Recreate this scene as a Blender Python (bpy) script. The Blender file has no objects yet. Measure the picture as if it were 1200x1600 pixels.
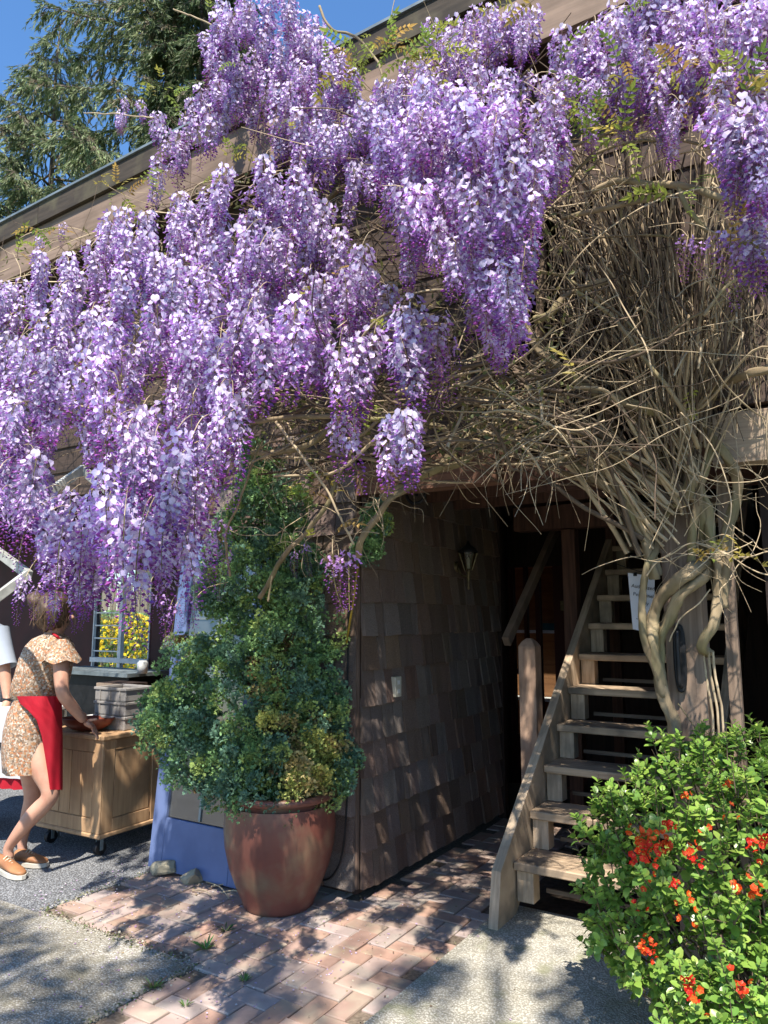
import bpy, bmesh, math, random
from mathutils import Vector, Matrix, Euler
from mathutils import noise as mnoise
R = math.radians
rnd = random.Random(7)
sc = bpy.context.scene
col = sc.collection

# ------------------------------------------------------------------ camera
PITCH = R(8.0); CAMZ = 1.55
cam_d = bpy.data.cameras.new('camera'); cam = bpy.data.objects.new('camera', cam_d); col.objects.link(cam)
cam.location = (0, 0, CAMZ); cam.rotation_euler = (R(90) + PITCH, 0, 0)
cam_d.sensor_fit = 'VERTICAL'; cam_d.sensor_height = 36; cam_d.lens = 26 * 1.0
cam_d.clip_start = 0.05; cam_d.clip_end = 2000
sc.camera = cam
sc.render.resolution_x = 768; sc.render.resolution_y = 1024
# ------------------------------------------------------------------ light
SUN_YAW = R(188); SUN_EL = R(59)
w = bpy.data.worlds.new('World'); sc.world = w; w.use_nodes = True
nt = w.node_tree; nt.nodes.clear()
sky = nt.nodes.new('ShaderNodeTexSky'); sky.sky_type = 'NISHITA'; sky.sun_disc = False
sky.sun_elevation = SUN_EL; sky.sun_rotation = SUN_YAW; sky.air_density = 1.0; sky.dust_density = 0.2; sky.ozone_density = 4.5
bg = nt.nodes.new('ShaderNodeBackground'); bg.inputs[1].default_value = 0.135
out = nt.nodes.new('ShaderNodeOutputWorld')
hsv = nt.nodes.new('ShaderNodeHueSaturation'); hsv.inputs['Saturation'].default_value = 1.14; hsv.inputs['Value'].default_value = 1.0
nt.links.new(sky.outputs[0], hsv.inputs['Color']); nt.links.new(hsv.outputs[0], bg.inputs[0]); nt.links.new(bg.outputs[0], out.inputs[0])
sd = bpy.data.lights.new('sun', 'SUN'); sd.energy = 5.0; sd.angle = R(0.53); sd.color = (1, .935, .84)
sun = bpy.data.objects.new('sun', sd); col.objects.link(sun)
tosun = Vector((math.sin(SUN_YAW) * math.cos(SUN_EL), math.cos(SUN_YAW) * math.cos(SUN_EL), math.sin(SUN_EL)))
sun.rotation_euler = tosun.to_track_quat('Z', 'Y').to_euler()
sun.location = tosun * 30
sc.view_settings.view_transform = 'Standard'; sc.view_settings.look = 'None'
sc.view_settings.exposure = 1.0; sc.view_settings.gamma = 1; sc.view_settings.use_curve_mapping = False
sc.cycles.max_bounces = 6; sc.cycles.transparent_max_bounces = 8

# ------------------------------------------------------------------ frames
# building frame: C = ground corner of the shingled wall, u runs along the facade, v into the passage
C = Vector((-.151, 4.323, 0)); YAW = R(32)
UU = Vector((math.cos(YAW), -math.sin(YAW), 0)); VV = Vector((math.sin(YAW), math.cos(YAW), 0))
def W(u, v, z): return C + UU * u + VV * v + Vector((0, 0, z))
FP = 1155.6
def ray(px, py):
    a = px - 600; b = 800 - py
    return Vector((a, FP * math.cos(PITCH) - b * math.sin(PITCH), FP * math.sin(PITCH) + b * math.cos(PITCH)))
CAM = Vector((0, 0, CAMZ))
def at(px, py, Y):
    r = ray(px, py); return CAM + r * (Y / r.y)
def atv(px, py, v):            # where that sight line meets the plane v = const of the building
    r = ray(px, py); t = (v - (CAM - C).dot(VV)) / r.dot(VV); return CAM + r * t
def atu(px, py, u):
    r = ray(px, py); t = (u - (CAM - C).dot(UU)) / r.dot(UU); return CAM + r * t

# ------------------------------------------------------------------ mesh helpers
class MB:
    def __init__(s): s.v = []; s.f = []; s.c = []
    def add(s, vs, fs, c=None):
        n = len(s.v); s.v += [tuple(p) for p in vs]; s.f += [tuple(i + n for i in f) for f in fs]
        s.c += [c] * len(fs)
    def box(s, lo, hi, m=None, c=None):
        x0, y0, z0 = lo; x1, y1, z1 = hi
        vs = [Vector(p) for p in ((x0,y0,z0),(x1,y0,z0),(x1,y1,z0),(x0,y1,z0),(x0,y0,z1),(x1,y0,z1),(x1,y1,z1),(x0,y1,z1))]
        if m: vs = [m @ p for p in vs]
        s.add(vs, [(0,3,2,1),(4,5,6,7),(0,1,5,4),(1,2,6,5),(2,3,7,6),(3,0,4,7)], c)
    def ubox(s, u0, u1, v0, v1, z0, z1, c=None):   # box in the building's frame
        vs = [W(*p) for p in ((u0,v0,z0),(u1,v0,z0),(u1,v1,z0),(u0,v1,z0),(u0,v0,z1),(u1,v0,z1),(u1,v1,z1),(u0,v1,z1))]
        s.add(vs, [(0,3,2,1),(4,5,6,7),(0,1,5,4),(1,2,6,5),(2,3,7,6),(3,0,4,7)], c)
    def bar(s, a, b, wd, ht, up=Vector((0,0,1)), c=None):    # square bar from a to b
        a = Vector(a); b = Vector(b); d = (b - a).normalized(); side = d.cross(up).normalized(); u2 = side.cross(d)
        vs = [p + side * (i * wd / 2) + u2 * (j * ht / 2) for p in (a, b) for i, j in ((-1,-1),(1,-1),(1,1),(-1,1))]
        s.add(vs, [(0,1,2,3),(7,6,5,4),(0,4,5,1),(1,5,6,2),(2,6,7,3),(3,7,4,0)], c)
    def tube(s, pts, rad, n=6, c=None, cap=True):
        pts = [Vector(p) for p in pts]; k = len(pts)
        if not hasattr(rad, '__len__'): rad = [rad] * k
        vs = []; prev = None
        for i, p in enumerate(pts):
            d = (pts[min(i + 1, k - 1)] - pts[max(i - 1, 0)])
            d = d.normalized() if d.length > 1e-9 else Vector((0,0,1))
            if prev is None:
                a = Vector((0,0,1)) if abs(d.z) < .9 else Vector((1,0,0)); e = d.cross(a).normalized()
            else:
                e = (prev - d * prev.dot(d)); e = e.normalized() if e.length > 1e-6 else d.orthogonal().normalized()
            prev = e; g = d.cross(e)
            for j in range(n):
                t = 2 * math.pi * j / n; vs.append(p + (e * math.cos(t) + g * math.sin(t)) * rad[i])
        fs = [(i*n + j, i*n + (j+1) % n, (i+1)*n + (j+1) % n, (i+1)*n + j) for i in range(k-1) for j in range(n)]
        if cap and n > 2: fs += [tuple(range(n-1, -1, -1)), tuple((k-1)*n + j for j in range(n))]
        s.add(vs, fs, c)
    def gnarled(s, pts, rad, n=20, seed=0):
        # an old stem: twisting ribs, knots and flutes
        pts = [Vector(p) for p in pts]; k = len(pts); vs = []; prev = None; run = 0
        for i, p in enumerate(pts):
            d = (pts[min(i+1,k-1)] - pts[max(i-1,0)]).normalized()
            if prev is None: e = d.orthogonal().normalized()
            else: e = (prev - d*prev.dot(d)).normalized()
            prev = e; g = d.cross(e); run += (pts[i]-pts[i-1]).length if i else 0
            for j in range(n):
                t = 2*math.pi*j/n; q = t + run*9 + seed
                f = 1 + .17*math.sin(3*q) + .08*math.sin(7*q + 1.3) + .22*mnoise.noise(p*14 + Vector((math.cos(t), math.sin(t), seed))*.9) + .05*mnoise.noise(Vector((math.cos(t)*6, math.sin(t)*6, run*25)))
                vs.append(p + (e*math.cos(t) + g*math.sin(t)) * rad[i] * f)
        fs = [(i*n+j, i*n+(j+1)%n, (i+1)*n+(j+1)%n, (i+1)*n+j) for i in range(k-1) for j in range(n)] + [tuple(range(n-1,-1,-1)), tuple((k-1)*n+j for j in range(n))]
        s.add(vs, fs)
    def lathe(s, c0, prof, n=32, c=None, sx=1, sy=1):
        vs = [(c0[0] + r * sx * math.cos(2*math.pi*j/n), c0[1] + r * sy * math.sin(2*math.pi*j/n), c0[2] + z) for r, z in prof for j in range(n)]
        fs = [(i*n + j, i*n + (j+1) % n, (i+1)*n + (j+1) % n, (i+1)*n + j) for i in range(len(prof)-1) for j in range(n)]
        s.add(vs, fs, c)
    def loft(s, rings, cap=True, c=None):    # rings: lists of equal length
        n = len(rings[0]); vs = [p for r in rings for p in r]
        fs = [(i*n + j, i*n + (j+1) % n, (i+1)*n + (j+1) % n, (i+1)*n + j) for i in range(len(rings)-1) for j in range(n)]
        if cap: fs += [tuple(range(n-1,-1,-1)), tuple((len(rings)-1)*n + j for j in range(n))]
        s.add(vs, fs, c)
    def mesh(s, name, mat=None, off=Vector((0,0,0)), smooth=False, bevel=0):
        me = bpy.data.meshes.new(name)
        me.from_pydata([(p[0]-off.x, p[1]-off.y, p[2]-off.z) for p in s.v], [], s.f)
        if any(c is not None for c in s.c):
            at_ = me.color_attributes.new('Col', 'FLOAT_COLOR', 'CORNER')
            buf = []
            for poly, c in zip(me.polygons, s.c):
                cc = c or (1, 1, 1)
                if isinstance(cc, list):      # one colour per corner
                    for q in cc: buf += [q[0], q[1], q[2], 1]
                else:
                    buf += [cc[0], cc[1], cc[2], 1] * poly.loop_total
            at_.data.foreach_set('color', buf)
        if smooth: me.polygons.foreach_set('use_smooth', [True] * len(me.polygons))
        if mat: me.materials.append(mat)
        if bevel:
            bm = bmesh.new(); bm.from_mesh(me)
            bmesh.ops.bevel(bm, geom=bm.edges[:], offset=bevel, segments=1, affect='EDGES')
            bm.to_mesh(me); bm.free()
        me.update(); return me
    def build(s, name, mat=None, parent=None, smooth=False, kind=None, bevel=0):
        off = Vector((0,0,0))
        p = parent
        while p is not None: off = off + p.location; p = p.parent
        return link(name, s.mesh(name, mat, off, smooth, bevel), parent, kind)
def link(name, me, parent=None, kind=None, loc=None, rot=None, scale=None):
    o = bpy.data.objects.new(name, me); col.objects.link(o)
    if parent: o.parent = parent
    if kind: o['kind'] = kind
    if loc is not None: o.location = loc
    if rot is not None: o.rotation_euler = rot
    if scale is not None: o.scale = scale
    return o
def tag(o, label, cat, group=None):
    o['label'] = label; o['category'] = cat
    if group: o['group'] = group
    return o
def thing(name, label, cat, loc, group=None):
    o = bpy.data.objects.new(name, None); col.objects.link(o); o.location = loc; o.empty_display_size = .1
    return tag(o, label, cat, group)
def smooth_path(pts, k=5):
    pts = [Vector(p) for p in pts]; res = []
    for i in range(len(pts) - 1):
        p0 = pts[max(i-1,0)]; p1 = pts[i]; p2 = pts[i+1]; p3 = pts[min(i+2, len(pts)-1)]
        for j in range(k):
            t = j / k
            res.append(.5 * ((2*p1) + (p2-p0)*t + (2*p0-5*p1+4*p2-p3)*t*t + (3*p1-p0-3*p2+p3)*t**3))
    res.append(pts[-1]); return res

# ------------------------------------------------------------------ materials
def nodes(name):
    m = bpy.data.materials.new(name); m.use_nodes = True; t = m.node_tree
    return m, t, t.nodes['Principled BSDF'], t.nodes['Material Output']
def N(t, kind, **kw):
    n = t.nodes.new(kind)
    for k, v in kw.items(): setattr(n, k, v)
    return n
def coords(t, scale=(1,1,1), rotz=0, rand=True):
    tc = N(t, 'ShaderNodeTexCoord'); mp = N(t, 'ShaderNodeMapping'); mp.inputs['Scale'].default_value = scale
    src = tc.outputs['Object']
    if rotz:
        m0 = N(t, 'ShaderNodeMapping'); m0.inputs['Rotation'].default_value = (0, 0, rotz); t.links.new(src, m0.inputs['Vector']); src = m0.outputs[0]
    if rand:
        oi = N(t, 'ShaderNodeObjectInfo'); ad = N(t, 'ShaderNodeVectorMath', operation='ADD'); mu = N(t, 'ShaderNodeMath', operation='MULTIPLY')
        mu.inputs[1].default_value = 37; t.links.new(oi.outputs['Random'], mu.inputs[0]); t.links.new(src, ad.inputs[0]); t.links.new(mu.outputs[0], ad.inputs[1]); src = ad.outputs[0]
    t.links.new(src, mp.inputs['Vector']); return mp.outputs[0]
def mixc(t, f, a, b, mode='MIX'):
    m = N(t, 'ShaderNodeMix', data_type='RGBA', blend_type=mode)
    for i, x in ((0, f), (6, a), (7, b)):
        if hasattr(x, 'links') or isinstance(x, bpy.types.NodeSocket): t.links.new(x, m.inputs[i])
        else: m.inputs[i].default_value = x if i == 0 else (*x, 1) if len(x) == 3 else x
    return m.outputs[2]
def ramp(t, f, a, b):
    r = N(t, 'ShaderNodeMapRange'); r.inputs[1].default_value = a; r.inputs[2].default_value = b; t.links.new(f, r.inputs[0]); return r.outputs[0]
def M(name, ca, cb=None, rough=.7, scale=6, stretch=(1,1,1), rotz=0, bump=.2, dist=.004, rand=0, huerand=0, spec=.3, metal=0, detail=6, stain=None, stain_scale=1.5, coat=0):
    m, t, b, o = nodes(name)
    cb = cb or tuple(x * .7 for x in ca)
    co = coords(t, stretch, rotz)
    n = N(t, 'ShaderNodeTexNoise'); n.inputs['Scale'].default_value = scale; n.inputs['Detail'].default_value = detail; t.links.new(co, n.inputs['Vector'])
    c = mixc(t, ramp(t, n.outputs[0], .35, .68), ca, cb)
    if stain:
        co2 = coords(t); n2 = N(t, 'ShaderNodeTexNoise'); n2.inputs['Scale'].default_value = stain_scale; n2.inputs['Detail'].default_value = 8; t.links.new(co2, n2.inputs['Vector'])
        c = mixc(t, ramp(t, n2.outputs[0], .48, .7), c, stain)
    if rand or huerand:
        oi = N(t, 'ShaderNodeObjectInfo'); hs = N(t, 'ShaderNodeHueSaturation')
        t.links.new(c, hs.inputs['Color'])
        mr = N(t, 'ShaderNodeMapRange'); mr.inputs[3].default_value = 1 - rand; mr.inputs[4].default_value = 1 + rand
        t.links.new(oi.outputs['Random'], mr.inputs[0]); t.links.new(mr.outputs[0], hs.inputs['Value'])
        if huerand:
            f = N(t, 'ShaderNodeMath', operation='MULTIPLY'); f.inputs[1].default_value = 7.31; t.links.new(oi.outputs['Random'], f.inputs[0])
            g = N(t, 'ShaderNodeMath', operation='FRACT'); t.links.new(f.outputs[0], g.inputs[0])
            m2 = N(t, 'ShaderNodeMapRange'); m2.inputs[3].default_value = .5 - huerand; m2.inputs[4].default_value = .5 + huerand
            t.links.new(g.outputs[0], m2.inputs[0]); t.links.new(m2.outputs[0], hs.inputs['Hue'])
            m3 = N(t, 'ShaderNodeMapRange'); m3.inputs[3].default_value = .6; m3.inputs[4].default_value = 1.2
            f2 = N(t, 'ShaderNodeMath', operation='MULTIPLY'); f2.inputs[1].default_value = 13.7; t.links.new(oi.outputs['Random'], f2.inputs[0])
            g2 = N(t, 'ShaderNodeMath', operation='FRACT'); t.links.new(f2.outputs[0], g2.inputs[0])
            t.links.new(g2.outputs[0], m3.inputs[0]); t.links.new(m3.outputs[0], hs.inputs['Saturation'])
        c = hs.outputs[0]
    t.links.new(c, b.inputs['Base Color'])
    b.inputs['Roughness'].default_value = rough; b.inputs['Specular IOR Level'].default_value = spec; b.inputs['Metallic'].default_value = metal
    if coat: b.inputs['Coat Weight'].default_value = coat; b.inputs['Coat Roughness'].default_value = .25
    if bump:
        bp = N(t, 'ShaderNodeBump'); bp.inputs['Strength'].default_value = bump; bp.inputs['Distance'].default_value = dist
        t.links.new(n.outputs[0], bp.inputs['Height']); t.links.new(bp.outputs[0], b.inputs['Normal'])
    return m
def leafmat(name, mult=(1,1,1), trans=.35, rough=.5, rand=.15, hue=.01, spec=.35):
    """colour from the mesh's own 'Col' attribute, thin petals or leaves that let light through"""
    m, t, b, o = nodes(name)
    a = N(t, 'ShaderNodeAttribute', attribute_name='Col')
    c = mixc(t, 1.0, a.outputs['Color'], mult, 'MULTIPLY')
    oi = N(t, 'ShaderNodeObjectInfo'); hs = N(t, 'ShaderNodeHueSaturation'); t.links.new(c, hs.inputs['Color'])
    mr = N(t, 'ShaderNodeMapRange'); mr.inputs[3].default_value = 1 - rand; mr.inputs[4].default_value = 1 + rand
    t.links.new(oi.outputs['Random'], mr.inputs[0]); t.links.new(mr.outputs[0], hs.inputs['Value'])
    m2 = N(t, 'ShaderNodeMapRange'); m2.inputs[3].default_value = .5 - hue; m2.inputs[4].default_value = .5 + hue
    f = N(t, 'ShaderNodeMath', operation='MULTIPLY'); f.inputs[1].default_value = 7.31; t.links.new(oi.outputs['Random'], f.inputs[0])
    g = N(t, 'ShaderNodeMath', operation='FRACT'); t.links.new(f.outputs[0], g.inputs[0]); t.links.new(g.outputs[0], m2.inputs[0]); t.links.new(m2.outputs[0], hs.inputs['Hue'])
    c = hs.outputs[0]
    t.links.new(c, b.inputs['Base Color']); b.inputs['Roughness'].default_value = rough; b.inputs['Specular IOR Level'].default_value = spec
    tr = N(t, 'ShaderNodeBsdfTranslucent'); t.links.new(c, tr.inputs[0]); mx = N(t, 'ShaderNodeMixShader'); mx.inputs[0].default_value = trans
    t.links.new(b.outputs[0], mx.inputs[1]); t.links.new(tr.outputs[0], mx.inputs[2]); t.links.new(mx.outputs[0], o.inputs[0])
    return m
def aggregate(name, cols, scale=110, bump=.6, big=(.75,.72,.62), sand=(.4,.36,.28), moss=None):
    """exposed-aggregate concrete / gravel: every stone its own shade"""
    m, t, b, o = nodes(name)
    co = coords(t, rand=False)
    v = N(t, 'ShaderNodeTexVoronoi'); v.inputs['Scale'].default_value = scale; v.inputs['Randomness'].default_value = 1; t.links.new(co, v.inputs['Vector'])
    sp = N(t, 'ShaderNodeSeparateColor'); t.links.new(v.outputs['Color'], sp.inputs[0])
    cr = N(t, 'ShaderNodeValToRGB'); t.links.new(sp.outputs[0], cr.inputs[0]); e = cr.color_ramp.elements
    while len(e) < len(cols): e.new(.5)
    for i, c in enumerate(cols): e[i].position = i / (len(cols) - 1); e[i].color = (*c, 1)
    gap = ramp(t, v.outputs['Distance'], .35, .62)
    c = mixc(t, gap, cr.outputs[0], sand)
    n = N(t, 'ShaderNodeTexNoise'); n.inputs['Scale'].default_value = 2.2; n.inputs['Detail'].default_value = 9; t.links.new(co, n.inputs['Vector'])
    c = mixc(t, ramp(t, n.outputs[0], .35, .75), c, mixc(t, 1.0, c, big, 'MULTIPLY'))
    if moss: 
        n3 = N(t, 'ShaderNodeTexNoise'); n3.inputs['Scale'].default_value = 5; n3.inputs['Detail'].default_value = 10; t.links.new(co, n3.inputs['Vector'])
        c = mixc(t, ramp(t, n3.outputs[0], .56, .7), c, moss)
    t.links.new(c, b.inputs['Base Color']); b.inputs['Roughness'].default_value = .85
    bp = N(t, 'ShaderNodeBump'); bp.inputs['Strength'].default_value = bump; bp.inputs['Distance'].default_value = .006; bp.invert = True
    t.links.new(v.outputs['Distance'], bp.inputs['Height']); t.links.new(bp.outputs[0], b.inputs['Normal'])
    return m
UR = YAW    # turning object coordinates so that x runs along u
mat_shingle = M('cedar_shingle', (.215,.15,.115), (.10,.068,.053), .85, 5, (9,9,.8), bump=.9, dist=.006, rand=.24, huerand=.012)
mat_board_z = M('weathered_post_wood', (.30,.215,.155), (.16,.11,.08), .8, 4, (14,14,.7), bump=.5, dist=.003, rand=.15)
mat_board_u = M('weathered_board_wood', (.21,.155,.11), (.10,.072,.052), .8, 4, (.7,14,14), UR, bump=.5, dist=.003, rand=.2, stain=(.06,.05,.04))
mat_tread = M('grey_step_wood', (.52,.385,.26), (.34,.245,.16), .8, 4, (.7,14,14), UR, bump=.4, dist=.002, rand=.12, stain=(.15,.12,.09), stain_scale=4)
mat_string = M('pale_stringer_wood', (.56,.43,.30), (.34,.25,.17), .8, 5, (10,.8,1.2), UR, bump=.4, dist=.002, stain=(.2,.17,.13), stain_scale=5)
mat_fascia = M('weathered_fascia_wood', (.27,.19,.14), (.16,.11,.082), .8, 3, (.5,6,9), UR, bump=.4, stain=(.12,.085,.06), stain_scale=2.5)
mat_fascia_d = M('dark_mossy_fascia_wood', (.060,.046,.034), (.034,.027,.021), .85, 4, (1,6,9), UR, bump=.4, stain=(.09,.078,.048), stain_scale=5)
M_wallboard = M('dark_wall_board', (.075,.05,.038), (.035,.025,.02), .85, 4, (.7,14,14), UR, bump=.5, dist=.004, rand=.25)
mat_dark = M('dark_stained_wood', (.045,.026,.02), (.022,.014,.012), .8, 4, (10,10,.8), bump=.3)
mat_redwood = M('dark_red_painted_wood', (.055,.009,.008), (.03,.006,.006), .6, 4, (1,1,.5), bump=.15)
mat_warm = M('warm_cedar_panel', (.26,.115,.05), (.17,.07,.03), .6, 3, (.8,.8,8), bump=.2)
mat_metal = M('grey_roof_metal', (.25,.29,.30), (.15,.18,.19), .5, 5, bump=.1, metal=.4)
mat_black = M('black_metal', (.02,.02,.022), (.012,.012,.013), .5, 20, bump=.1, metal=.3)
mat_brass = M('tarnished_brass', (.22,.17,.09), (.10,.08,.05), .45, 30, bump=.1, metal=.8)
mat_white = M('white_paint', (.72,.72,.70), (.55,.55,.52), .55, 12, bump=.15, dist=.002)
mat_cream = M('cream_plastic', (.5,.46,.36), (.42,.38,.3), .4, 12, bump=0)
def glass(name, tint=(.8,.85,.85), rough=.05):
    m, t, b, o = nodes(name)
    gl = N(t, 'ShaderNodeBsdfGlossy'); gl.inputs['Roughness'].default_value = rough; gl.inputs[0].default_value = (.9,.9,.9,1)
    tp = N(t, 'ShaderNodeBsdfTransparent'); tp.inputs[0].default_value = (*tint, 1)
    lw = N(t, 'ShaderNodeLayerWeight'); lw.inputs[0].default_value = .5; pw = N(t, 'ShaderNodeMath', operation='POWER'); pw.inputs[1].default_value = 5; t.links.new(lw.outputs['Facing'], pw.inputs[0]); fr = N(t, 'ShaderNodeMapRange'); fr.inputs[3].default_value = .04; t.links.new(pw.outputs[0], fr.inputs[0])
    mx = N(t, 'ShaderNodeMixShader'); t.links.new(fr.outputs[0], mx.inputs[0]); t.links.new(tp.outputs[0], mx.inputs[1]); t.links.new(gl.outputs[0], mx.inputs[2])
    t.links.new(mx.outputs[0], o.inputs[0]); return m
mat_glass = glass('window_glass')
# ================================================================== ground
mat_gravel = aggregate('grey_exposed_aggregate', [(.10,.105,.11),(.30,.31,.32),(.20,.21,.22),(.42,.42,.42)], 95, .9, (.7,.7,.7), (.09,.09,.09))
mat_agg = aggregate('tan_exposed_aggregate', [(.20,.185,.155),(.50,.475,.42),(.29,.27,.23),(.60,.585,.54)], 105, .9, (.66,.63,.55), (.26,.235,.185), (.17,.155,.11))
mat_slab = aggregate('pale_exposed_aggregate', [(.30,.28,.24),(.60,.57,.50),(.42,.40,.34),(.66,.64,.58)], 120, .8, (.75,.73,.66), (.30,.28,.23), (.22,.22,.13))
mat_soil = M('soil', (.07,.05,.035), (.03,.022,.016), .95, 30, bump=.8, dist=.01)
mat_lawn = M('lawn_ground', (.07,.10,.03), (.04,.055,.02), .95, 8, bump=.5, dist=.02)
mat_brick = M('paving_brick', (.39,.27,.215), (.29,.195,.155), .85, 14, bump=.6, dist=.003, rand=.10, huerand=.005, stain=(.40,.33,.25), stain_scale=7)
mat_sand = M('joint_sand', (.20,.155,.115), (.09,.07,.05), .95, 60, bump=.4)

mb = MB()
mb.add([(-300,-300,-.03),(300,-300,-.03),(300,300,-.03),(-300,300,-.03)], [(0,1,2,3)])
mb.build('ground', mat_lawn, kind='structure')
def sheet(name, pts, z, th, mat):
    mb = MB(); n = len(pts); vs = [W(u, v, z) for u, v in pts] + [W(u, v, z - th) for u, v in pts]
    mb.add(vs, [tuple(range(n)), tuple(range(2*n-1, n-1, -1))] + [(i, i+n, (i+1) % n + n, (i+1) % n) for i in range(n)])
    return mb.build(name, mat, kind='structure')
sheet('gravel_yard', [(-9,-1.03),(-1.345,-1.03),(-1.345,4.2),(-9,4.2)], -.006, .02, mat_gravel)
sheet('left_concrete_path', [(-9,-7),(-.185,-7),(-.185,-1.0),(-1.345,-1.0),(-1.345,-1.03),(-9,-1.03)], 0.0, .03, mat_agg)
sheet('right_concrete_slab', [(.755,-7),(7,-7),(7,.32),(.755,.32)], .035, .06, mat_slab)
sheet('soil_bed', [(.76,.325),(7,.325),(7,4.2),(.76,4.2)], .012, .03, mat_soil)
bed = sheet('brick_paving', [(-1.34,-1.0),(-.18,-1.0),(-.18,-7),(.75,-7),(.75,4.0),(-1.34,4.0)], -.012, .02, mat_sand)
def brick_mesh(seed):
    r = random.Random(seed); mb = MB(); mb.box((-.5,-.5,-1), (.5,.5,0))
    me = mb.mesh('brick', mat_brick)
    bm = bmesh.new(); bm.from_mesh(me)
    bmesh.ops.scale(bm, vec=(.2,.1,.05), verts=bm.verts)
    bmesh.ops.bevel(bm, geom=[e for e in bm.edges if all(v.co.z > -.01 for v in e.verts)], offset=.004, segments=1, affect='EDGES')
    for v in bm.verts: v.co += Vector((r.uniform(-.0015,.0015), r.uniform(-.0015,.0015), r.uniform(-.001,.001)))
    bm.to_mesh(me); bm.free(); return me
bmeshes = [brick_mesh(i) for i in range(5)]
UNIT = .104; nb = 0; cand = []
for i in range(-16, 12):
    for j in range(-22, 30):
        k = (i - j) % 4
        if k == 0: cu, cv, horiz, cu1, cv1 = (i + 1) * UNIT, (j + .5) * UNIT, True, 1, .5
        elif k == 3: cu, cv, horiz, cu1, cv1 = (i + .5) * UNIT, (j + 1) * UNIT, False, .5, 1
        else: continue
        cu += .02; cv += .012
        if cu < -1.34 + .02 or cu > .76 - .03 or cv > 2.0: continue
        if cu < -.18 and cv < -.985: continue
        if cv < -1.95: continue
        if cu < .03 and cv > -.02 and cu > -1.4 and cv > .08: continue      # under the building
        p = W(cu, cv, 0); d = p.length + (1.2 if cu > .3 and cv > 1.2 else 0)
        cand.append((d, cu, cv, horiz))
cand.sort(); print('bricks', len(cand))
for d, cu, cv, horiz in cand[:300]:
    hw = UNIT if horiz else UNIT / 2; vw = UNIT / 2 if horiz else UNIT
    # trim the bricks that meet the edge of the paving
    u0, u1, v0, v1 = cu - hw, cu + hw, cv - vw, cv + vw
    u0 = max(u0, -1.335); u1 = min(u1, .75)
    if cu < -.18: v0 = max(v0, -.995)
    if cv < -.99: u0 = max(u0, -.18)
    if u1 - u0 < .02 or v1 - v0 < .02: continue
    g = .006
    su = (u1 - u0 - g) ; sv = (v1 - v0 - g)
    sx, sy = (su / .2, sv / .1) if horiz else (sv / .2, su / .1)
    c = W((u0+u1)/2, (v0+v1)/2, rnd.uniform(-.0045, .003))
    link('brick', rnd.choice(bmeshes), bed, loc=c, rot=(rnd.gauss(0,.012), rnd.gauss(0,.010), -YAW + (0 if horiz else math.pi/2) + (math.pi if rnd.random() < .5 else 0) + rnd.gauss(0,.006)), scale=(sx, sy, 1))
mb = MB()
for k in range(900):       # leaf litter and grit, uncountable
    if rnd.random() < .6: u, v = rnd.uniform(-1.3,.7), rnd.gauss(-.25,.35)
    else: u, v = rnd.uniform(-1.3, 4), rnd.uniform(-2, 0)
    p = W(u, v, .004 if u < .75 else .04); a = rnd.uniform(0, 6.28); s = rnd.uniform(.002,.006)
    d = Vector((math.cos(a), math.sin(a), 0)) * s; e = Vector((-d.y, d.x, rnd.uniform(0,.004))) * .5
    c = rnd.choice([(.30,.22,.13),(.12,.08,.05),(.42,.30,.42),(.5,.42,.3),(.2,.17,.08)])
    mb.add([p-d-e, p+d-e, p+d*.8+e, p-d+e*1.2], [(0,1,2,3)], c)
for k in range(1300):      # grit and moss gathered along the seams of the paving
    t = rnd.random(); j = rnd.gauss(0, .022)
    if t < .35: u, v = rnd.uniform(-1.33,-.18), -1.0 + j
    elif t < .6: u, v = -.18 + j, rnd.uniform(-2.2,-1.0)
    elif t < .8: u, v = .752 - abs(j), rnd.uniform(-2,.3)
    else: u, v = -1.34 + j, rnd.uniform(-1.0,-.2)
    p = W(u, v, .004); a = rnd.uniform(0, 6.28); s = rnd.uniform(.002,.006); d = Vector((math.cos(a), math.sin(a), 0))*s; e = Vector((-d.y, d.x, rnd.uniform(.002,.006)))*.6
    mb.add([p-d-e, p+d-e, p+d*.8+e, p-d+e], [(0,1,2,3)], rnd.choice([(.16,.15,.07),(.25,.21,.15),(.10,.12,.04),(.4,.36,.28)]))
for k in range(900):       # fallen petals
    u = rnd.uniform(-1.6,.4); v = rnd.gauss(-.7,.5); p = W(u, v, .005); a = rnd.uniform(0,6.28); s = rnd.uniform(.003,.007); d = Vector((math.cos(a), math.sin(a), 0))*s; e = Vector((-d.y, d.x, .002))*.7
    mb.add([p-d, p+e, p+d, p-e], [(0,1,2,3)], rnd.choice([(.55,.45,.6),(.6,.55,.55),(.35,.2,.35)]))
mat_litter = leafmat('litter', trans=.1)
lt = mb.build('leaf_litter', mat_litter, kind='stuff'); tag(lt, 'fallen petals and grit scattered over the brick paving', 'litter')

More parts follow.
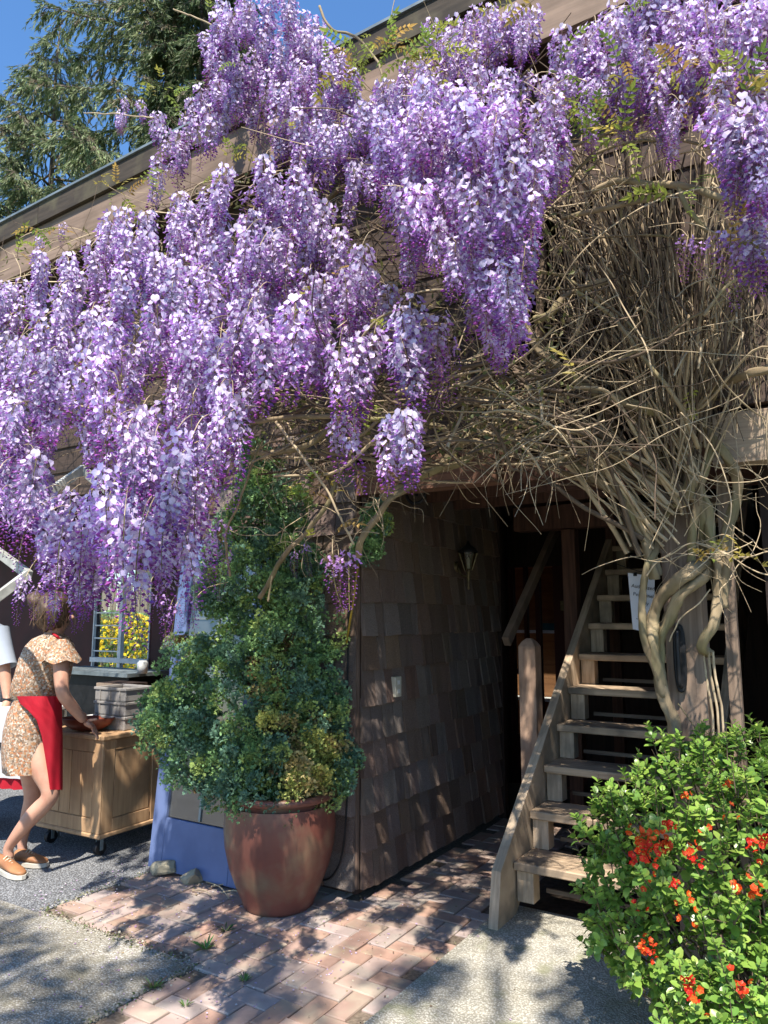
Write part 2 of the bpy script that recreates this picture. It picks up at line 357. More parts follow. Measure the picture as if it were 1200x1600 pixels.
# weeds in the joints
def weed(px, py, n, h, label, c0=(.12,.2,.05)):
    r = ray(px, py); p = CAM + r * (-CAMZ / r.z)
    mb = MB()
    for k in range(n):
        a = rnd.uniform(0, 6.28); l = h * rnd.uniform(.4, 1); d = Vector((math.cos(a)*.7, math.sin(a)*.7, rnd.uniform(.3,1))).normalized()
        q = p + Vector((math.cos(a), math.sin(a), 0)) * .006; s = d.cross(Vector((0,0,1))).normalized() * (h * .055)
        tip = q + d * l + Vector((0,0,-l*.15)); c = tuple(x * rnd.uniform(.6,1.5) for x in c0)
        mb.add([q - s*.4, q + s*.4, q + d*l*.55 + s, tip, q + d*l*.55 - s], [(0,1,2,3,4)], c)
    o = mb.build('weed', mat_litter, None); tag(o, label, 'weed', 'small weeds growing in the paving joints'); return o
weed(322, 1483, 26, .09, 'dark leafy weed at the corner of the brick paving near the pot')
weed(352, 1455, 16, .07, 'dark little weed in the shade just left of the pot base', (.05,.09,.03))
weed(382, 1533, 26, .05, 'bright grass tuft in a joint in the sunny middle of the bricks')
weed(240, 1543, 30, .07, 'pale grass tuft on the tan concrete beside the brick edge', (.2,.24,.09))
weed(290, 1572, 18, .04, 'tiny grass tuft in the bricks near the bottom edge')
# ================================================================== building
bld = thing('shingled_building', 'dark brown shingled timber building with an open passage, under the wisteria', 'building', C)
def part(name, mat, fn, parent=bld, **kw):
    mb = MB(); fn(mb); return mb.build(name, mat, parent, **kw)
def sh_mesh(seed):
    r = random.Random(seed); j = [r.uniform(-.04,.04) for _ in range(4)]; mb = MB()
    xs = [-.5, -.18 + j[0], .16 + j[1], .5]; zb = [r.uniform(0, .03) for _ in range(4)]; yb = [-1 + r.uniform(-.12,.12) for _ in range(4)]
    vs = []
    for x, z, y in zip(xs, zb, yb): vs += [(x, y, z), (x, 0, z), (x, y*.08, 1), (x, 0, 1)]
    fs = []
    for i in range(3):
        a = i*4; b_ = a+4; fs += [(a, b_, b_+2, a+2), (a+1, b_+1, b_, a), (a+2, b_+2, b_+3, a+3)]
    fs += [(0, 2, 3, 1), (12, 13, 15, 14)]
    mb.add(vs, fs); return mb.mesh('shingle', mat_shingle)
shm = [sh_mesh(i) for i in range(8)]
EXP = .197; nsh = 0
def shingle(loc, rotz, w_, h_):
    global nsh; nsh += 1
    link('shingle', rnd.choice(shm), bld, loc=loc - C, rot=(rnd.gauss(0,.012), rnd.gauss(0,.006), rotz + rnd.gauss(0,.004)), scale=(w_ - rnd.uniform(.003,.010), rnd.uniform(.026,.042), h_))
for k in range(12):           # side wall of the passage
    z = .05 + k * EXP; v = .012
    while v < 1.93:
        w_ = min(rnd.choice([.09,.11,.12,.14,.15,.17]) , 1.96 - v)
        if k > 0 or True: shingle(W(.012, v + w_/2, z + rnd.uniform(-.003,.004)), R(90) - YAW, w_, EXP + .05)
        v += w_
for k in range(14):           # front wall behind the pot
    z = .05 + k * EXP; u = 0.0
    while u > -1.45:
        w_ = min(rnd.choice([.14,.17,.2,.22,.24]), u + 1.47)
        shingle(W(u - w_/2, -.012, z + rnd.uniform(-.003,.004)), -YAW, w_, EXP + .05)
        u -= w_
print('shingles', nsh)
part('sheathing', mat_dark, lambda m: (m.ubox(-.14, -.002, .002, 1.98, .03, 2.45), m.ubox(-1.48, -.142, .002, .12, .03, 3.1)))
part('corner_board', mat_shingle, lambda m: m.ubox(-.008, .010, -.010, .010, .06, 2.3))
part('wall_end_board', mat_dark, lambda m: m.ubox(-.02, .045, 1.985, 2.05, 0, 2.45))
# roof, fascia and upper wall
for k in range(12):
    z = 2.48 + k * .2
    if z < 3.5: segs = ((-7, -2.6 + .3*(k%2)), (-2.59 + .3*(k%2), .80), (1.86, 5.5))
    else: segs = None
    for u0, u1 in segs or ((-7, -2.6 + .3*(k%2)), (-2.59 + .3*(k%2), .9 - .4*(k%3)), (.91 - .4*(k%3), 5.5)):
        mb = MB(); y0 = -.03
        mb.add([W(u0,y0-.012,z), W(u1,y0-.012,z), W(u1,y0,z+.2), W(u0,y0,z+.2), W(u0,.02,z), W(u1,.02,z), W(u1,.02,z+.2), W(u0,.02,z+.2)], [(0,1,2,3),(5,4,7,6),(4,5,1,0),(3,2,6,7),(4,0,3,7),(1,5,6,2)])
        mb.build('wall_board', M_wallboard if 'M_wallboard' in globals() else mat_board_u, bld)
part('upper_floor', mat_dark, lambda m: (m.ubox(-7, .80, .025, 1.35, 2.44, 2.475), m.ubox(1.86, 5.5, .025, 1.35, 2.44, 2.475)))
part('stairwell_wall', mat_dark, lambda m: (m.ubox(.76, .80, .03, 1.35, 2.48, 4.7), m.ubox(1.86, 1.90, .03, 1.35, 2.48, 4.7)))
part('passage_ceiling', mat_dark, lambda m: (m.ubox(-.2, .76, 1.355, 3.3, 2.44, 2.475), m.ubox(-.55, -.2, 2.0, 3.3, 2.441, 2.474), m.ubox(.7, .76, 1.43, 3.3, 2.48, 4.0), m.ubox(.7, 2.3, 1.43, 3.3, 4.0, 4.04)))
FV = -.30
def ftop(u): return 4.86 + .024 * (u + 3)
def run(u0, u1, v0, v1, za, zb, name, mat):
    mb = MB()
    vs = [W(u0,v0,ftop(u0)+za), W(u1,v0,ftop(u1)+za), W(u1,v1,ftop(u1)+za), W(u0,v1,ftop(u0)+za), W(u0,v0,ftop(u0)+zb), W(u1,v0,ftop(u1)+zb), W(u1,v1,ftop(u1)+zb), W(u0,v1,ftop(u0)+zb)]
    mb.add(vs, [(0,3,2,1),(4,5,6,7),(0,1,5,4),(1,2,6,5),(2,3,7,6),(3,0,4,7)]); return mb.build(name, mat, bld)
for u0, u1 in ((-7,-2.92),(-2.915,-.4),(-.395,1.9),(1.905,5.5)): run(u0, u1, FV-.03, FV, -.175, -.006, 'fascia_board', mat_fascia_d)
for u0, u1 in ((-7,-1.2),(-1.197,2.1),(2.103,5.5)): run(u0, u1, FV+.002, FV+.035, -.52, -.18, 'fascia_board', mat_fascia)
run(-7.02, 5.52, FV-.045, 1.4, -.004, .014, 'roof', mat_metal)
run(-7, 5.5, FV+.04, -.035, -.50, -.47, 'soffit', mat_dark)
part('rear_wall', mat_dark, lambda m: (m.ubox(-7, .70, 1.36, 1.42, 2.48, 4.8), m.ubox(2.2, 5.5, 1.36, 1.42, 2.48, 4.8), m.ubox(.70,2.2,1.36,1.42,3.97,4.8)))
# beam over the passage
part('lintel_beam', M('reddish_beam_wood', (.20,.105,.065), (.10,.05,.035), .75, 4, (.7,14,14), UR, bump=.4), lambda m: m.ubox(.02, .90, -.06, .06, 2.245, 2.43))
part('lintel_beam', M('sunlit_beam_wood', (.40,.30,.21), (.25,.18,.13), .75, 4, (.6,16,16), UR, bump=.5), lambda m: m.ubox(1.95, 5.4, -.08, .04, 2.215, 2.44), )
# timber post
part('timber_post', mat_board_z, lambda m: m.ubox(1.70, 1.862, -.04, .12, .03, 2.6), bevel=.006)
part('rear_post', mat_board_z, lambda m: m.ubox(1.93, 1.98, .12, .17, .03, 2.2))
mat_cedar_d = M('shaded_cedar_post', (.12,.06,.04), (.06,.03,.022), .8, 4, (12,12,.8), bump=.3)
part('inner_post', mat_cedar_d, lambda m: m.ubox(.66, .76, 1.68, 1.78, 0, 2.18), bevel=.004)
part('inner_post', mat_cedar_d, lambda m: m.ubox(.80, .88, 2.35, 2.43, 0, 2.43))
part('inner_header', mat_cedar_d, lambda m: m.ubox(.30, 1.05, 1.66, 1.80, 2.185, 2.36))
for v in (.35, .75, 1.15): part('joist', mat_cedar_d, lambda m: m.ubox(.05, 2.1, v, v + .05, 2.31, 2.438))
# end of the passage: glazed door into a cedar lined room open to a skylight
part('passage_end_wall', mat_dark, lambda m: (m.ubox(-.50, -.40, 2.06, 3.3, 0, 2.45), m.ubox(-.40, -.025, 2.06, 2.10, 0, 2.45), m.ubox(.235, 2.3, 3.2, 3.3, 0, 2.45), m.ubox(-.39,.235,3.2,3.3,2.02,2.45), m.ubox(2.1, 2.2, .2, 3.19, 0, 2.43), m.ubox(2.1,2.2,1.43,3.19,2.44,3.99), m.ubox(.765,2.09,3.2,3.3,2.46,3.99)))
dfr = part('glazed_door', mat_redwood, lambda m: (m.ubox(-.39,-.34,3.19,3.25,0,2.02), m.ubox(-.235,-.205,3.19,3.25,0,2.02), m.ubox(-.12,-.075,3.19,3.25,0,2.02), m.ubox(.06,.23,3.19,3.25,0,2.02), m.ubox(-.34,-.12,3.2,3.24,1.0,1.05), m.ubox(-.34,.06,3.2,3.24,0,.45)))
part('door_pane', mat_glass, lambda m: (m.ubox(-.34,.06,3.218,3.222,.45,2.0)), parent=dfr)
part('hinge', mat_brass, lambda m: (m.ubox(.13,.16,3.18,3.19,1.6,1.69)), parent=dfr)
part('hinge', mat_brass, lambda m: (m.ubox(.13,.16,3.18,3.19,.75,.84)), parent=dfr)
part('inner_room', mat_warm, lambda m: (m.ubox(-1.3,1.2,4.6,4.65,0,2.5), m.ubox(-1.35,-1.3,3.3,4.6,0,2.5), m.ubox(1.2,1.25,3.3,4.6,0,2.5), m.ubox(-1.3,1.2,3.31,3.42,2.5,2.54), m.ubox(-1.3,1.2,3.72,4.65,2.5,2.54)))
sh = MB(); sh.ubox(-1.0,.9,4.4,4.59,1.36,1.39); sh.ubox(-1.0,.9,4.4,4.59,.62,.65); sh.build('shelf', mat_white, bld)
sh = MB(); sh.ubox(-.5,.1,4.42,4.52,1.395,1.47); sh.build('shelf_box', M('teal_card', (.02,.12,.12), rough=.5), bld)
# open shop bay on the left with a dark red back wall and a window to the garden
VB = 1.25
def bay(m):
    m.ubox(-7, WL, VB, VB+.08, 0, 2.44); m.ubox(WL, WR, VB, VB+.08, 0, 1.0); m.ubox(WR, -1.40, VB, VB+.08, 0, 2.44); m.ubox(WL, WR, VB, VB+.08, 2.0, 2.44)
    m.ubox(-1.47, -1.40, .125, VB-.002, 0, 2.44)
a = atv(143, 1046, VB); b = atv(232, 1046, VB)
WL = (a - C).dot(UU); WR = (b - C).dot(UU)
part('bay_wall', mat_redwood, bay)
wf = MB(); zb = 1.0
wf.ubox(WL, WR, VB-.03, VB+.02, zb+.10, zb+.145)
um = (atv(189, 1000, VB) - C).dot(UU)
wf.ubox(um-.022, um+.022, VB-.02, VB+.02, zb, 2.0)
wf.ubox(WL, WL+.012, VB-.01, VB+.02, zb, 2.0); wf.ubox(WR-.012, WR, VB-.01, VB+.02, zb, 2.0)
fr = wf.build('window', mat_white, bld)
for k in range(6):
    mb = MB(); mb.ubox(WL+.013, um-.023, VB+.0, VB+.012, zb+.20+k*.125, zb+.212+k*.125); mb.build('glazing_bar', mat_white, fr)
mb = MB(); mb.ubox(WL+.013, WR-.013, VB+.022, VB+.026, zb+.002, 1.99); mb.build('pane', mat_glass, fr)
# dark store behind the post on the right
fence = thing('board_fence', 'dark vertical board fence in deep shade right of the vine post', 'fence', W(2.3, .5, 0))
for k in range(22):
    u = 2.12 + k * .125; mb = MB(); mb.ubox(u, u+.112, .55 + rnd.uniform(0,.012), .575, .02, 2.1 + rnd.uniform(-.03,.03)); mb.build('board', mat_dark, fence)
mb = MB(); mb.ubox(2.1, 4.9, .58, .62, .5, .6); mb.ubox(2.1,4.9,.58,.62,1.7,1.8); mb.build('rail', mat_dark, fence)
# ------------------------------------------------------------------ stairs
st = thing('timber_staircase', 'open timber staircase climbing to the right of the brick passage', 'staircase', W(.88, .17, 0))
SU0, SU1 = .876, 1.76
NT = 12
for n in range(NT):
    z = .3 + .2 * n; v = .166 + .24 * n
    mb = MB(); mb.ubox(SU0 - .02, SU1, v, v + .275, z - .042, z); mb.build('tread', mat_tread, st, bevel=.005)
    mb = MB(); mb.ubox(SU0 - .012, SU0 + .075, v + .03, v + .115, z - .197, z - .044); mb.build('cleat', mat_string, st)
    mb = MB(); mb.ubox(SU0 + .08, SU1 - .08, v + .2, v + .215, z - .19, z - .168); mb.build('rear_light_strip', mat_board_u, st) if n < 6 else None  # thin strip stands in for light falling on boards behind the tread
def stringer(u0, u1, name='stringer'):
    mb = MB(); L = NT - 1
    # side outline in (v,z): foot cut level, top parallel to the flight
    pts = [(-.035,.035),(.20,.035),(.166+.24*L+.3, .3+.2*L-.28),(.166+.24*L+.3, .3+.2*L+.26),(.02,.26+.03)]
    vs = [W(u0, v, z) for v, z in pts] + [W(u1, v, z) for v, z in pts]; n = len(pts)
    mb.add(vs, [tuple(range(n)), tuple(range(2*n-1,n-1,-1))] + [(i, i+n, (i+1)%n+n, (i+1)%n) for i in range(n)])
    return mb.build(name, mat_string, st)
stringer(SU0 - .075, SU0 - .025); stringer(SU1 + .004, SU1 + .05)
# newel and handrail
mb = MB(); u0, u1, v0, v1 = .625, .735, .88, .99
ring = lambda z, k: [W(u0+k, v0+k, z), W(u1-k, v0+k, z), W(u1-k, v1-k, z), W(u0+k, v1-k, z)]
mb.loft([ring(0,0), ring(1.36,0), ring(1.39,.018), ring(1.41,.04)])
mb.build('newel_post', M('newel_wood', (.40,.27,.19), (.27,.175,.125), .75, 4, (10,10,.7), bump=.3, stain=(.2,.13,.09), stain_scale=6), st, bevel=.003)
mb = MB(); mb.bar(atu(791, 1003, .4), atu(868, 828, .4), .05, .075); mb.build('handrail', M('handrail_wood', (.26,.18,.13), (.14,.10,.07), .7, 6, bump=.2), st, bevel=.004)
# ------------------------------------------------------------------ small fixtures on the wall
def onwall(px, py, off=.0): return atu(px, py, off)
p = onwall(716, 880, .05)
ln = thing('wall_lantern', 'tarnished carriage lantern with tapered glass on the shingled passage wall', 'lantern', p)
q = p + UU * .08
mb = MB(); mb.lathe(q + Vector((0,0,-.09)), [(.004,-.10),(.009,-.09),(.007,-.06),(.014,-.03),(.012,0),(.022,.03)], 12); mb.build('finial', mat_brass, ln, smooth=True)
mb = MB(); mb.lathe(q + Vector((0,0,-.055)), [(.025,0),(.062,.125)], 6); mb.build('glass_shade', glass('lantern_glass', (.75,.75,.68), .15), ln)
mb = MB()
for j in range(6):
    a = 2*math.pi*j/6; d = Vector((math.cos(a), math.sin(a), 0)); mb.bar(q + d*.026 + Vector((0,0,-.055)), q + d*.064 + Vector((0,0,.07)), .005, .005)
mb.build('cage', mat_brass, ln)
mb = MB(); mb.lathe(q + Vector((0,0,.07)), [(.07,0),(.074,.01),(.045,.04),(.02,.055),(.006,.085),(.001,.09)], 16); mb.build('cap', mat_black, ln, smooth=True)
mb = MB(); mb.lathe(q + Vector((0,0,-.04)), [(.012,0),(.014,.06),(.001,.085)], 10); mb.build('bulb', mat_cream, ln, smooth=True)
mb = MB(); mb.tube(smooth_path([p + Vector((0,0,-.03)), p + UU*.03 + Vector((0,0,-.09)), q + Vector((0,0,-.09))]), .008, 8); mb.build('arm', mat_brass, ln, smooth=True)
mb = MB(); mb.tube([p - UU*.035 + Vector((0,0,-.03)), p + UU*.005 + Vector((0,0,-.03))], [.045,.035], 16); mb.build('backplate', mat_brass, ln)
p = onwall(621, 1073, .055)
ol = thing('outlet_plate', 'small cream double socket plate on the shingled passage wall', 'outlet', p)
m4 = Matrix.Translation(p) @ Matrix.Rotation(R(90) - YAW, 4, 'Z')
mb = MB(); mb.box((-.036,-.008,-.06), (.036,.03,.06), m4); mb.build('plate', mat_cream, ol, bevel=.003)
for s in (-1, 1):
    mb = MB(); mb.box((-.014,-.0105,s*.026-.012), (.014,-.0085,s*.026+.012), m4); mb.build('socket', mat_white, ol)
# black ring fixture under the beam
p = atv(650, 770, .1)
rg = thing('black_ring_bracket', 'black curved ring bracket hanging under the beam end', 'bracket', p)
mb = MB(); mb.tube([p + (UU*math.cos(t) + Vector((0,0,1))*math.sin(t))*.062 for t in [R(170 + i*10) for i in range(21)]], .010, 8); mb.build('ring', mat_black, rg, smooth=True)
mb = MB(); mb.tube([p + Vector((0,0,-.02)), p + Vector((0,0,.12))], .012, 8); mb.build('stem', mat_black, rg)
# cable and yellow hose down the front wall
mb = MB(); mb.tube(smooth_path([W(-.03,-.05,1.75), W(-.035,-.05,1.2), W(-.03,-.05,.7), W(-.05,-.055,.3), W(-.11,-.06,.14), W(-.2,-.06,.09), W(-.34,-.06,.12)], 6), .006, 6)
tag(mb.build('black_cable', mat_black, smooth=True), 'thin black cable hanging down the shingled corner behind the pot', 'cable')
mb = MB(); mb.tube([atv(541,1006,-.06), atv(552,940,-.06), atv(560,880,-.06)], .007, 6)
tag(mb.build('yellow_cane', M('yellow_cane_skin', (.45,.28,.03), (.3,.2,.04), .5, 20), smooth=True), 'short yellow cane leaning on the shingled corner beside the cypress', 'cane')
# iron handle on the post
p = atv(1063, 1028, -.052)
hd = thing('iron_handle', 'long black iron pull handle fixed on the timber post', 'handle', p)
def oval(rx, rz, off, n=24):
    return [p + UU*(rx*math.copysign(abs(math.cos(t))**.6, math.cos(t))) + Vector((0,0,rz*math.copysign(abs(math.sin(t))**.8, math.sin(t)))) - VV*off for t in [2*math.pi*i/n for i in range(n)]]
mb = MB(); mb.loft([oval(.027,.150,0), oval(.027,.150,.012), oval(.022,.145,.016)]); mb.build('backplate', mat_black, hd)
mb = MB(); mb.tube(smooth_path([p+Vector((0,0,.12))-VV*.016, p+Vector((0,0,.11))-VV*.045, p-VV*.05, p+Vector((0,0,-.11))-VV*.045, p+Vector((0,0,-.12))-VV*.016]), .009, 8); mb.build('grip', mat_black, hd, smooth=True)
# ------------------------------------------------------------------ the paper notice
def textmesh(s, size, shear=0):
    cu = bpy.data.curves.new('t', 'FONT'); cu.body = s; cu.size = size; cu.align_x = 'CENTER'; cu.shear = shear; cu.resolution_u = 2; cu.extrude = .0002
    o = bpy.data.objects.new('t', cu); col.objects.link(o)
    me = bpy.data.meshes.new_from_object(o.evaluated_get(bpy.context.evaluated_depsgraph_get())); bpy.data.objects.remove(o); bpy.data.curves.remove(cu)
    return me
SY = 3.78
q00 = at(981, 895, SY); q10 = at(1023, 901, SY); q01 = at(989, 983, SY); q11 = at(1022, 991, SY)
sg = thing('paper_notice', 'white paper notice hanging across the stairs behind a vine stem', 'notice', (q00+q10)/2)
mb = MB(); G_ = [[q00.lerp(q10, i/6).lerp(q01.lerp(q11, i/6), j/8) + Vector((0, -.006*math.sin(i/6*3.1), 0)) for i in range(7)] for j in range(9)]
front = [p for r_ in G_ for p in r_]; back = [p + Vector((0,.0012,0)) for p in front]
fs = [(j*7+i, j*7+i+1, (j+1)*7+i+1, (j+1)*7+i) for j in range(8) for i in range(6)]
mb.add(front, [tuple(reversed(f)) for f in fs]); mb.add(back, fs); mb.build('sheet', M('white_paper', (.75,.75,.8), (.7,.7,.76), .6, 3, bump=0), sg, smooth=True)
mat_ink = M('black_ink', (.02,.02,.02), rough=.6, bump=0)
rightv = (q10 - q00).normalized(); downv = (q01 - q00).normalized(); wdt = (q10 - q00).length
def put_text(s, size, fx, fy, shear=0, mat=mat_ink):
    me = textmesh(s, size, shear); me.materials.clear(); me.materials.append(mat)
    o = link('lettering', me, sg); c = q00.lerp(q10, fx).lerp(q01.lerp(q11, fx), fy) + Vector((0,-.0085,0))
    up = Vector((0,0,1)); x = rightv; z = x.cross(up).normalized(); y = z.cross(x)
    o.matrix_local = Matrix.Translation(-sg.location) @ Matrix.Translation(c) @ Matrix((x, y, z)).transposed().to_4x4()
put_text('Authorized', .026, .52, .25); put_text('Personnel', .026, .52, .39); put_text('Only', .026, .52, .53)
put_text('Sylvan', .032, .5, .80, .4, M('grey_ink', (.12,.12,.16), rough=.6, bump=0))
mb = MB(); c = q00.lerp(q10, .25); mb.box((c.x-.008, c.y-.012, c.z-.012), (c.x+.008, c.y+.008, c.z+.006)); mb.build('clip', mat_black, sg)
mb = MB(); a = at(960, 880, SY+.02); b = at(1040, 893, SY-.1); mb.tube(smooth_path([a, (a+b)/2 + Vector((0,0,-.02)), b], 4), .002, 4)
tag(mb.build('string_line', mat_black), 'thin dark line strung across the stairs holding the paper notice', 'string')
# ================================================================== wisteria
mat_petal = leafmat('wisteria_petal', trans=.30, rough=.55, rand=.22, hue=.012, spec=.08)
mat_bark = M('vine_bark', (.31,.235,.14), (.15,.112,.066), .8, 12, (1,1,.35), bump=.9, dist=.006, rand=.12, stain=(.22,.195,.09), stain_scale=4)
mat_twig = M('dry_vine_stem', (.50,.39,.25), (.28,.21,.13), .8, 12, bump=.2)
mat_twig_d = M('old_brown_stem', (.15,.105,.07), (.07,.05,.035), .85, 12, bump=.2)
mat_vleaf = leafmat('young_wisteria_leaf', trans=.45, rough=.45, rand=.25, hue=.02)

def rnd_dir(r):
    while True:
        v = Vector((r.uniform(-1,1), r.uniform(-1,1), r.uniform(-1,1)))
        if .05 < v.length < 1: return v.normalized()
def floret(mb, r, p, out, s, age):
    """one pea flower: upright cupped banner, two dark wings and keel; age 0 = open, 1 = bud"""
    up = Vector((0,0,1)); out = out.normalized()
    side = out.cross(up); side = side.normalized() if side.length > .1 else Vector((1,0,0))
    u2 = side.cross(out).normalized()
    tw = r.uniform(-.6,.6); side, u2 = side*math.cos(tw) + u2*math.sin(tw), u2*math.cos(tw) - side*math.sin(tw)
    k = r.uniform(.82, 1.15)
    if age > .72:      # closed bud
        c = (.34*k,.085*k,.36*k) if r.random() < .6 else (.25*k,.10*k,.40*k)
        l = s * (1.15 - .55*(age-.72)/.28); wd = l * .27; d = (out + Vector((0,0,-.25))).normalized()
        a = p; b = p + d*l; m_ = p + d*l*.55
        sd = d.cross(Vector((0,0,1))).normalized() if abs(d.z) < .95 else Vector((1,0,0)); n_ = sd.cross(d)
        mb.add([a, b, m_+sd*wd, m_+n_*wd, m_-sd*wd, m_-n_*wd], [(0,3,2),(0,4,3),(0,5,4),(0,2,5),(1,2,3),(1,3,4),(1,4,5),(1,5,2)], c)
        return
    # banner
    t = min(1, age*1.3)
    rim = (.72*k - .24*t*k, .60*k - .37*t*k, .80*k - .22*t*k); mid = (.77*k-.28*t, .70*k-.42*t, .84*k-.20*t); fold = (.50*k,.25*k,.62*k)
    if r.random() < .14: rim = tuple(min(.82, x + .09) for x in rim)
    rad = s * .56 * (1 - .25*t); tilt = r.uniform(.0,.85) + .3*t; wdt = r.uniform(.55,1.05)
    nrm = (out*math.cos(tilt) + u2*math.sin(tilt)).normalized(); upb = (u2*math.cos(tilt) - out*math.sin(tilt)).normalized()
    c0 = p + upb * rad * .75 + out * rad*.1
    cup = r.uniform(.25,.60) * rad
    lo_ = c0 - upb*rad*.8; hi_ = c0 + upb*rad*.82 - nrm*cup*.5      # crease from claw to the notch at the top
    for q in (-1, 1):
        e1 = c0 + (side*q*wdt*.98 - upb*.35)*rad + nrm*cup; e2 = c0 + (side*q*wdt*1.0 + upb*.35)*rad + nrm*cup*r.uniform(.2,1.3); e3 = c0 + (side*q*wdt*.5 + upb*1.0)*rad + nrm*cup*r.uniform(-.5,.4)
        mb.add([lo_, e1, e2, e3, hi_, c0], [(0,1,5),(1,2,5),(2,3,5),(3,4,5)], None)
        mb.c[-4:] = [[mid, rim, mid], [rim, rim, mid], [rim, rim, mid], [rim, rim, mid]]
    # wings and keel
    kd = (out*.95 - u2*.35).normalized(); l = s*.74
    for sg_ in (-1, 1):
        o = side*sg_*s*.11
        mb.add([p, p + kd*l*.5 + o*1.7 + u2*s*.19, p + kd*l + o*.3, p + kd*l*.45 + o*.8 - u2*s*.17], [(0,1,2),(0,2,3)], fold)
def raceme(seed, L, n, s, r0, young=0.0, open_=.72):
    r = random.Random(seed); mb = MB(); ax = []
    bx, by = r.uniform(-.03,.03), r.uniform(-.03,.03)
    axis = lambda t: Vector((bx*math.sin(t*2.6), by*math.sin(t*2.2), -L*t))
    rc = (.22,.20,.09) if young < .5 else (.36,.30,.12)
    mb.tube([axis(i/6) for i in range(7)], [.0022*(1-.6*i/6) for i in range(7)], 3, rc, cap=False)
    for i in range(n):
        t = (i + .5) / n; t = .04 + .96 * t**(.92); a = i*2.39996 + r.uniform(-.5,.5)
        R0 = r0 * (1 - .72*t**1.6) * (1 if t > .12 else .6 + 3*t) * r.uniform(.55,1.15)
        age = (t - open_) / (1 - open_) * .5 + .6 + young if t > open_ else young + r.uniform(0,.35)*t + (.3 if r.random() < .08 else 0)
        o = Vector((math.cos(a), math.sin(a), 0)); p0 = axis(t); p1 = p0 + o*R0 + Vector((0,0,R0*.25 - .3*R0*t))
        sz = s * r.uniform(.85,1.15) * (1 - .35*t)
        sd = o.cross(Vector((0,0,1))) * .0008
        mb.add([p0 - sd, p0 + sd, p1 + sd, p1 - sd], [(0,1,2,3)], (.30,.16,.22))
        floret(mb, r, p1, (o + Vector((0,0,-.15 + r.uniform(-.3,.3)))), sz, min(age, 1))
    return mb.mesh('flower_cluster', mat_petal)
full = [raceme(i, .25 + .03*(i % 4), 104 + 10*(i % 3), .0285, .052) for i in range(10)]
slim = [raceme(40+i, .27 + .03*i, 80, .027, .043, .10, .52) for i in range(4)]
young = [raceme(80+i, .22 + .02*i, 58, .021, .040, .55, .3) for i in range(4)]

def inpoly(x, y, poly):
    c = False; j = len(poly) - 1
    for i in range(len(poly)):
        xi, yi = poly[i]; xj, yj = poly[j]
        if (yi > y) != (yj > y) and x < (xj-xi)*(y-yi)/(yj-yi) + xi: c = not c
        j = i
    return c
# outlines of the flower masses (seen in the photograph), the v plane they hang in, spacing
L_MAIN = [(-40,440),(20,450),(60,400),(110,395),(150,345),(220,315),(300,305),(330,270),(430,250),(510,270),(530,330),(560,360),(600,430),(622,500),(625,560),(590,600),(560,560),(500,600),(450,600),(420,600),(385,640),(380,700),(370,760),(320,800),(310,900),(300,945),(240,950),(180,920),(130,935),(70,950),(48,880),(0,850),(-40,840)]
masses = [
 (L_MAIN, 1.25, 28.5, 1.0),
 ([(328,25),(350,0),(440,-10),(495,20),(500,90),(480,150),(500,200),(440,205),(400,215),(340,205),(320,150),(310,60)], .75, 25, 1.0),
 ([(232,150),(330,140),(345,210),(300,250),(290,300),(240,320),(236,260),(240,200)], .85, 25, 1.0),
 ([(178,160),(225,155),(222,200),(205,225),(180,215)], .85, 22, .62),
 ([(440,40),(510,70),(600,100),(640,170),(610,290),(560,320),(480,310),(435,240)], .85, 24, .9),
 ([(610,95),(680,85),(780,110),(880,120),(885,190),(760,200),(640,200)], .75, 24, .85),
 ([(1020,120),(1100,60),(1200,60),(1200,170),(1100,180),(1040,170)], .95, 26, .8),
 ([(430,190),(560,200),(620,260),(600,360),(520,350),(440,300)], 1.0, 28, .8),
 ([(860,110),(1000,120),(1095,150),(1080,230),(960,240),(870,225)], .85, 30, .6),
 ([(585,175),(680,130),(760,140),(880,160),(870,260),(850,330),(835,400),(832,460),(815,570),(770,560),(720,520),(705,440),(690,420),(640,470),(615,440),(595,380),(590,300),(575,230)], 1.36, 27, .9),
 ([(545,120),(700,125),(720,250),(640,330),(560,300)], .9, 26, .9),
 ([(640,60),(700,20),(780,5),(840,25),(850,80),(780,100),(760,130),(690,125)], .7, 23, .9),
 ([(850,60),(930,30),(1010,-20),(1110,-20),(1105,80),(1080,170),(1020,190),(960,165),(880,140)], .8, 24, .95),
 ([(1080,-30),(1240,-30),(1240,110),(1160,120),(1100,60)], .9, 25, .95),
]
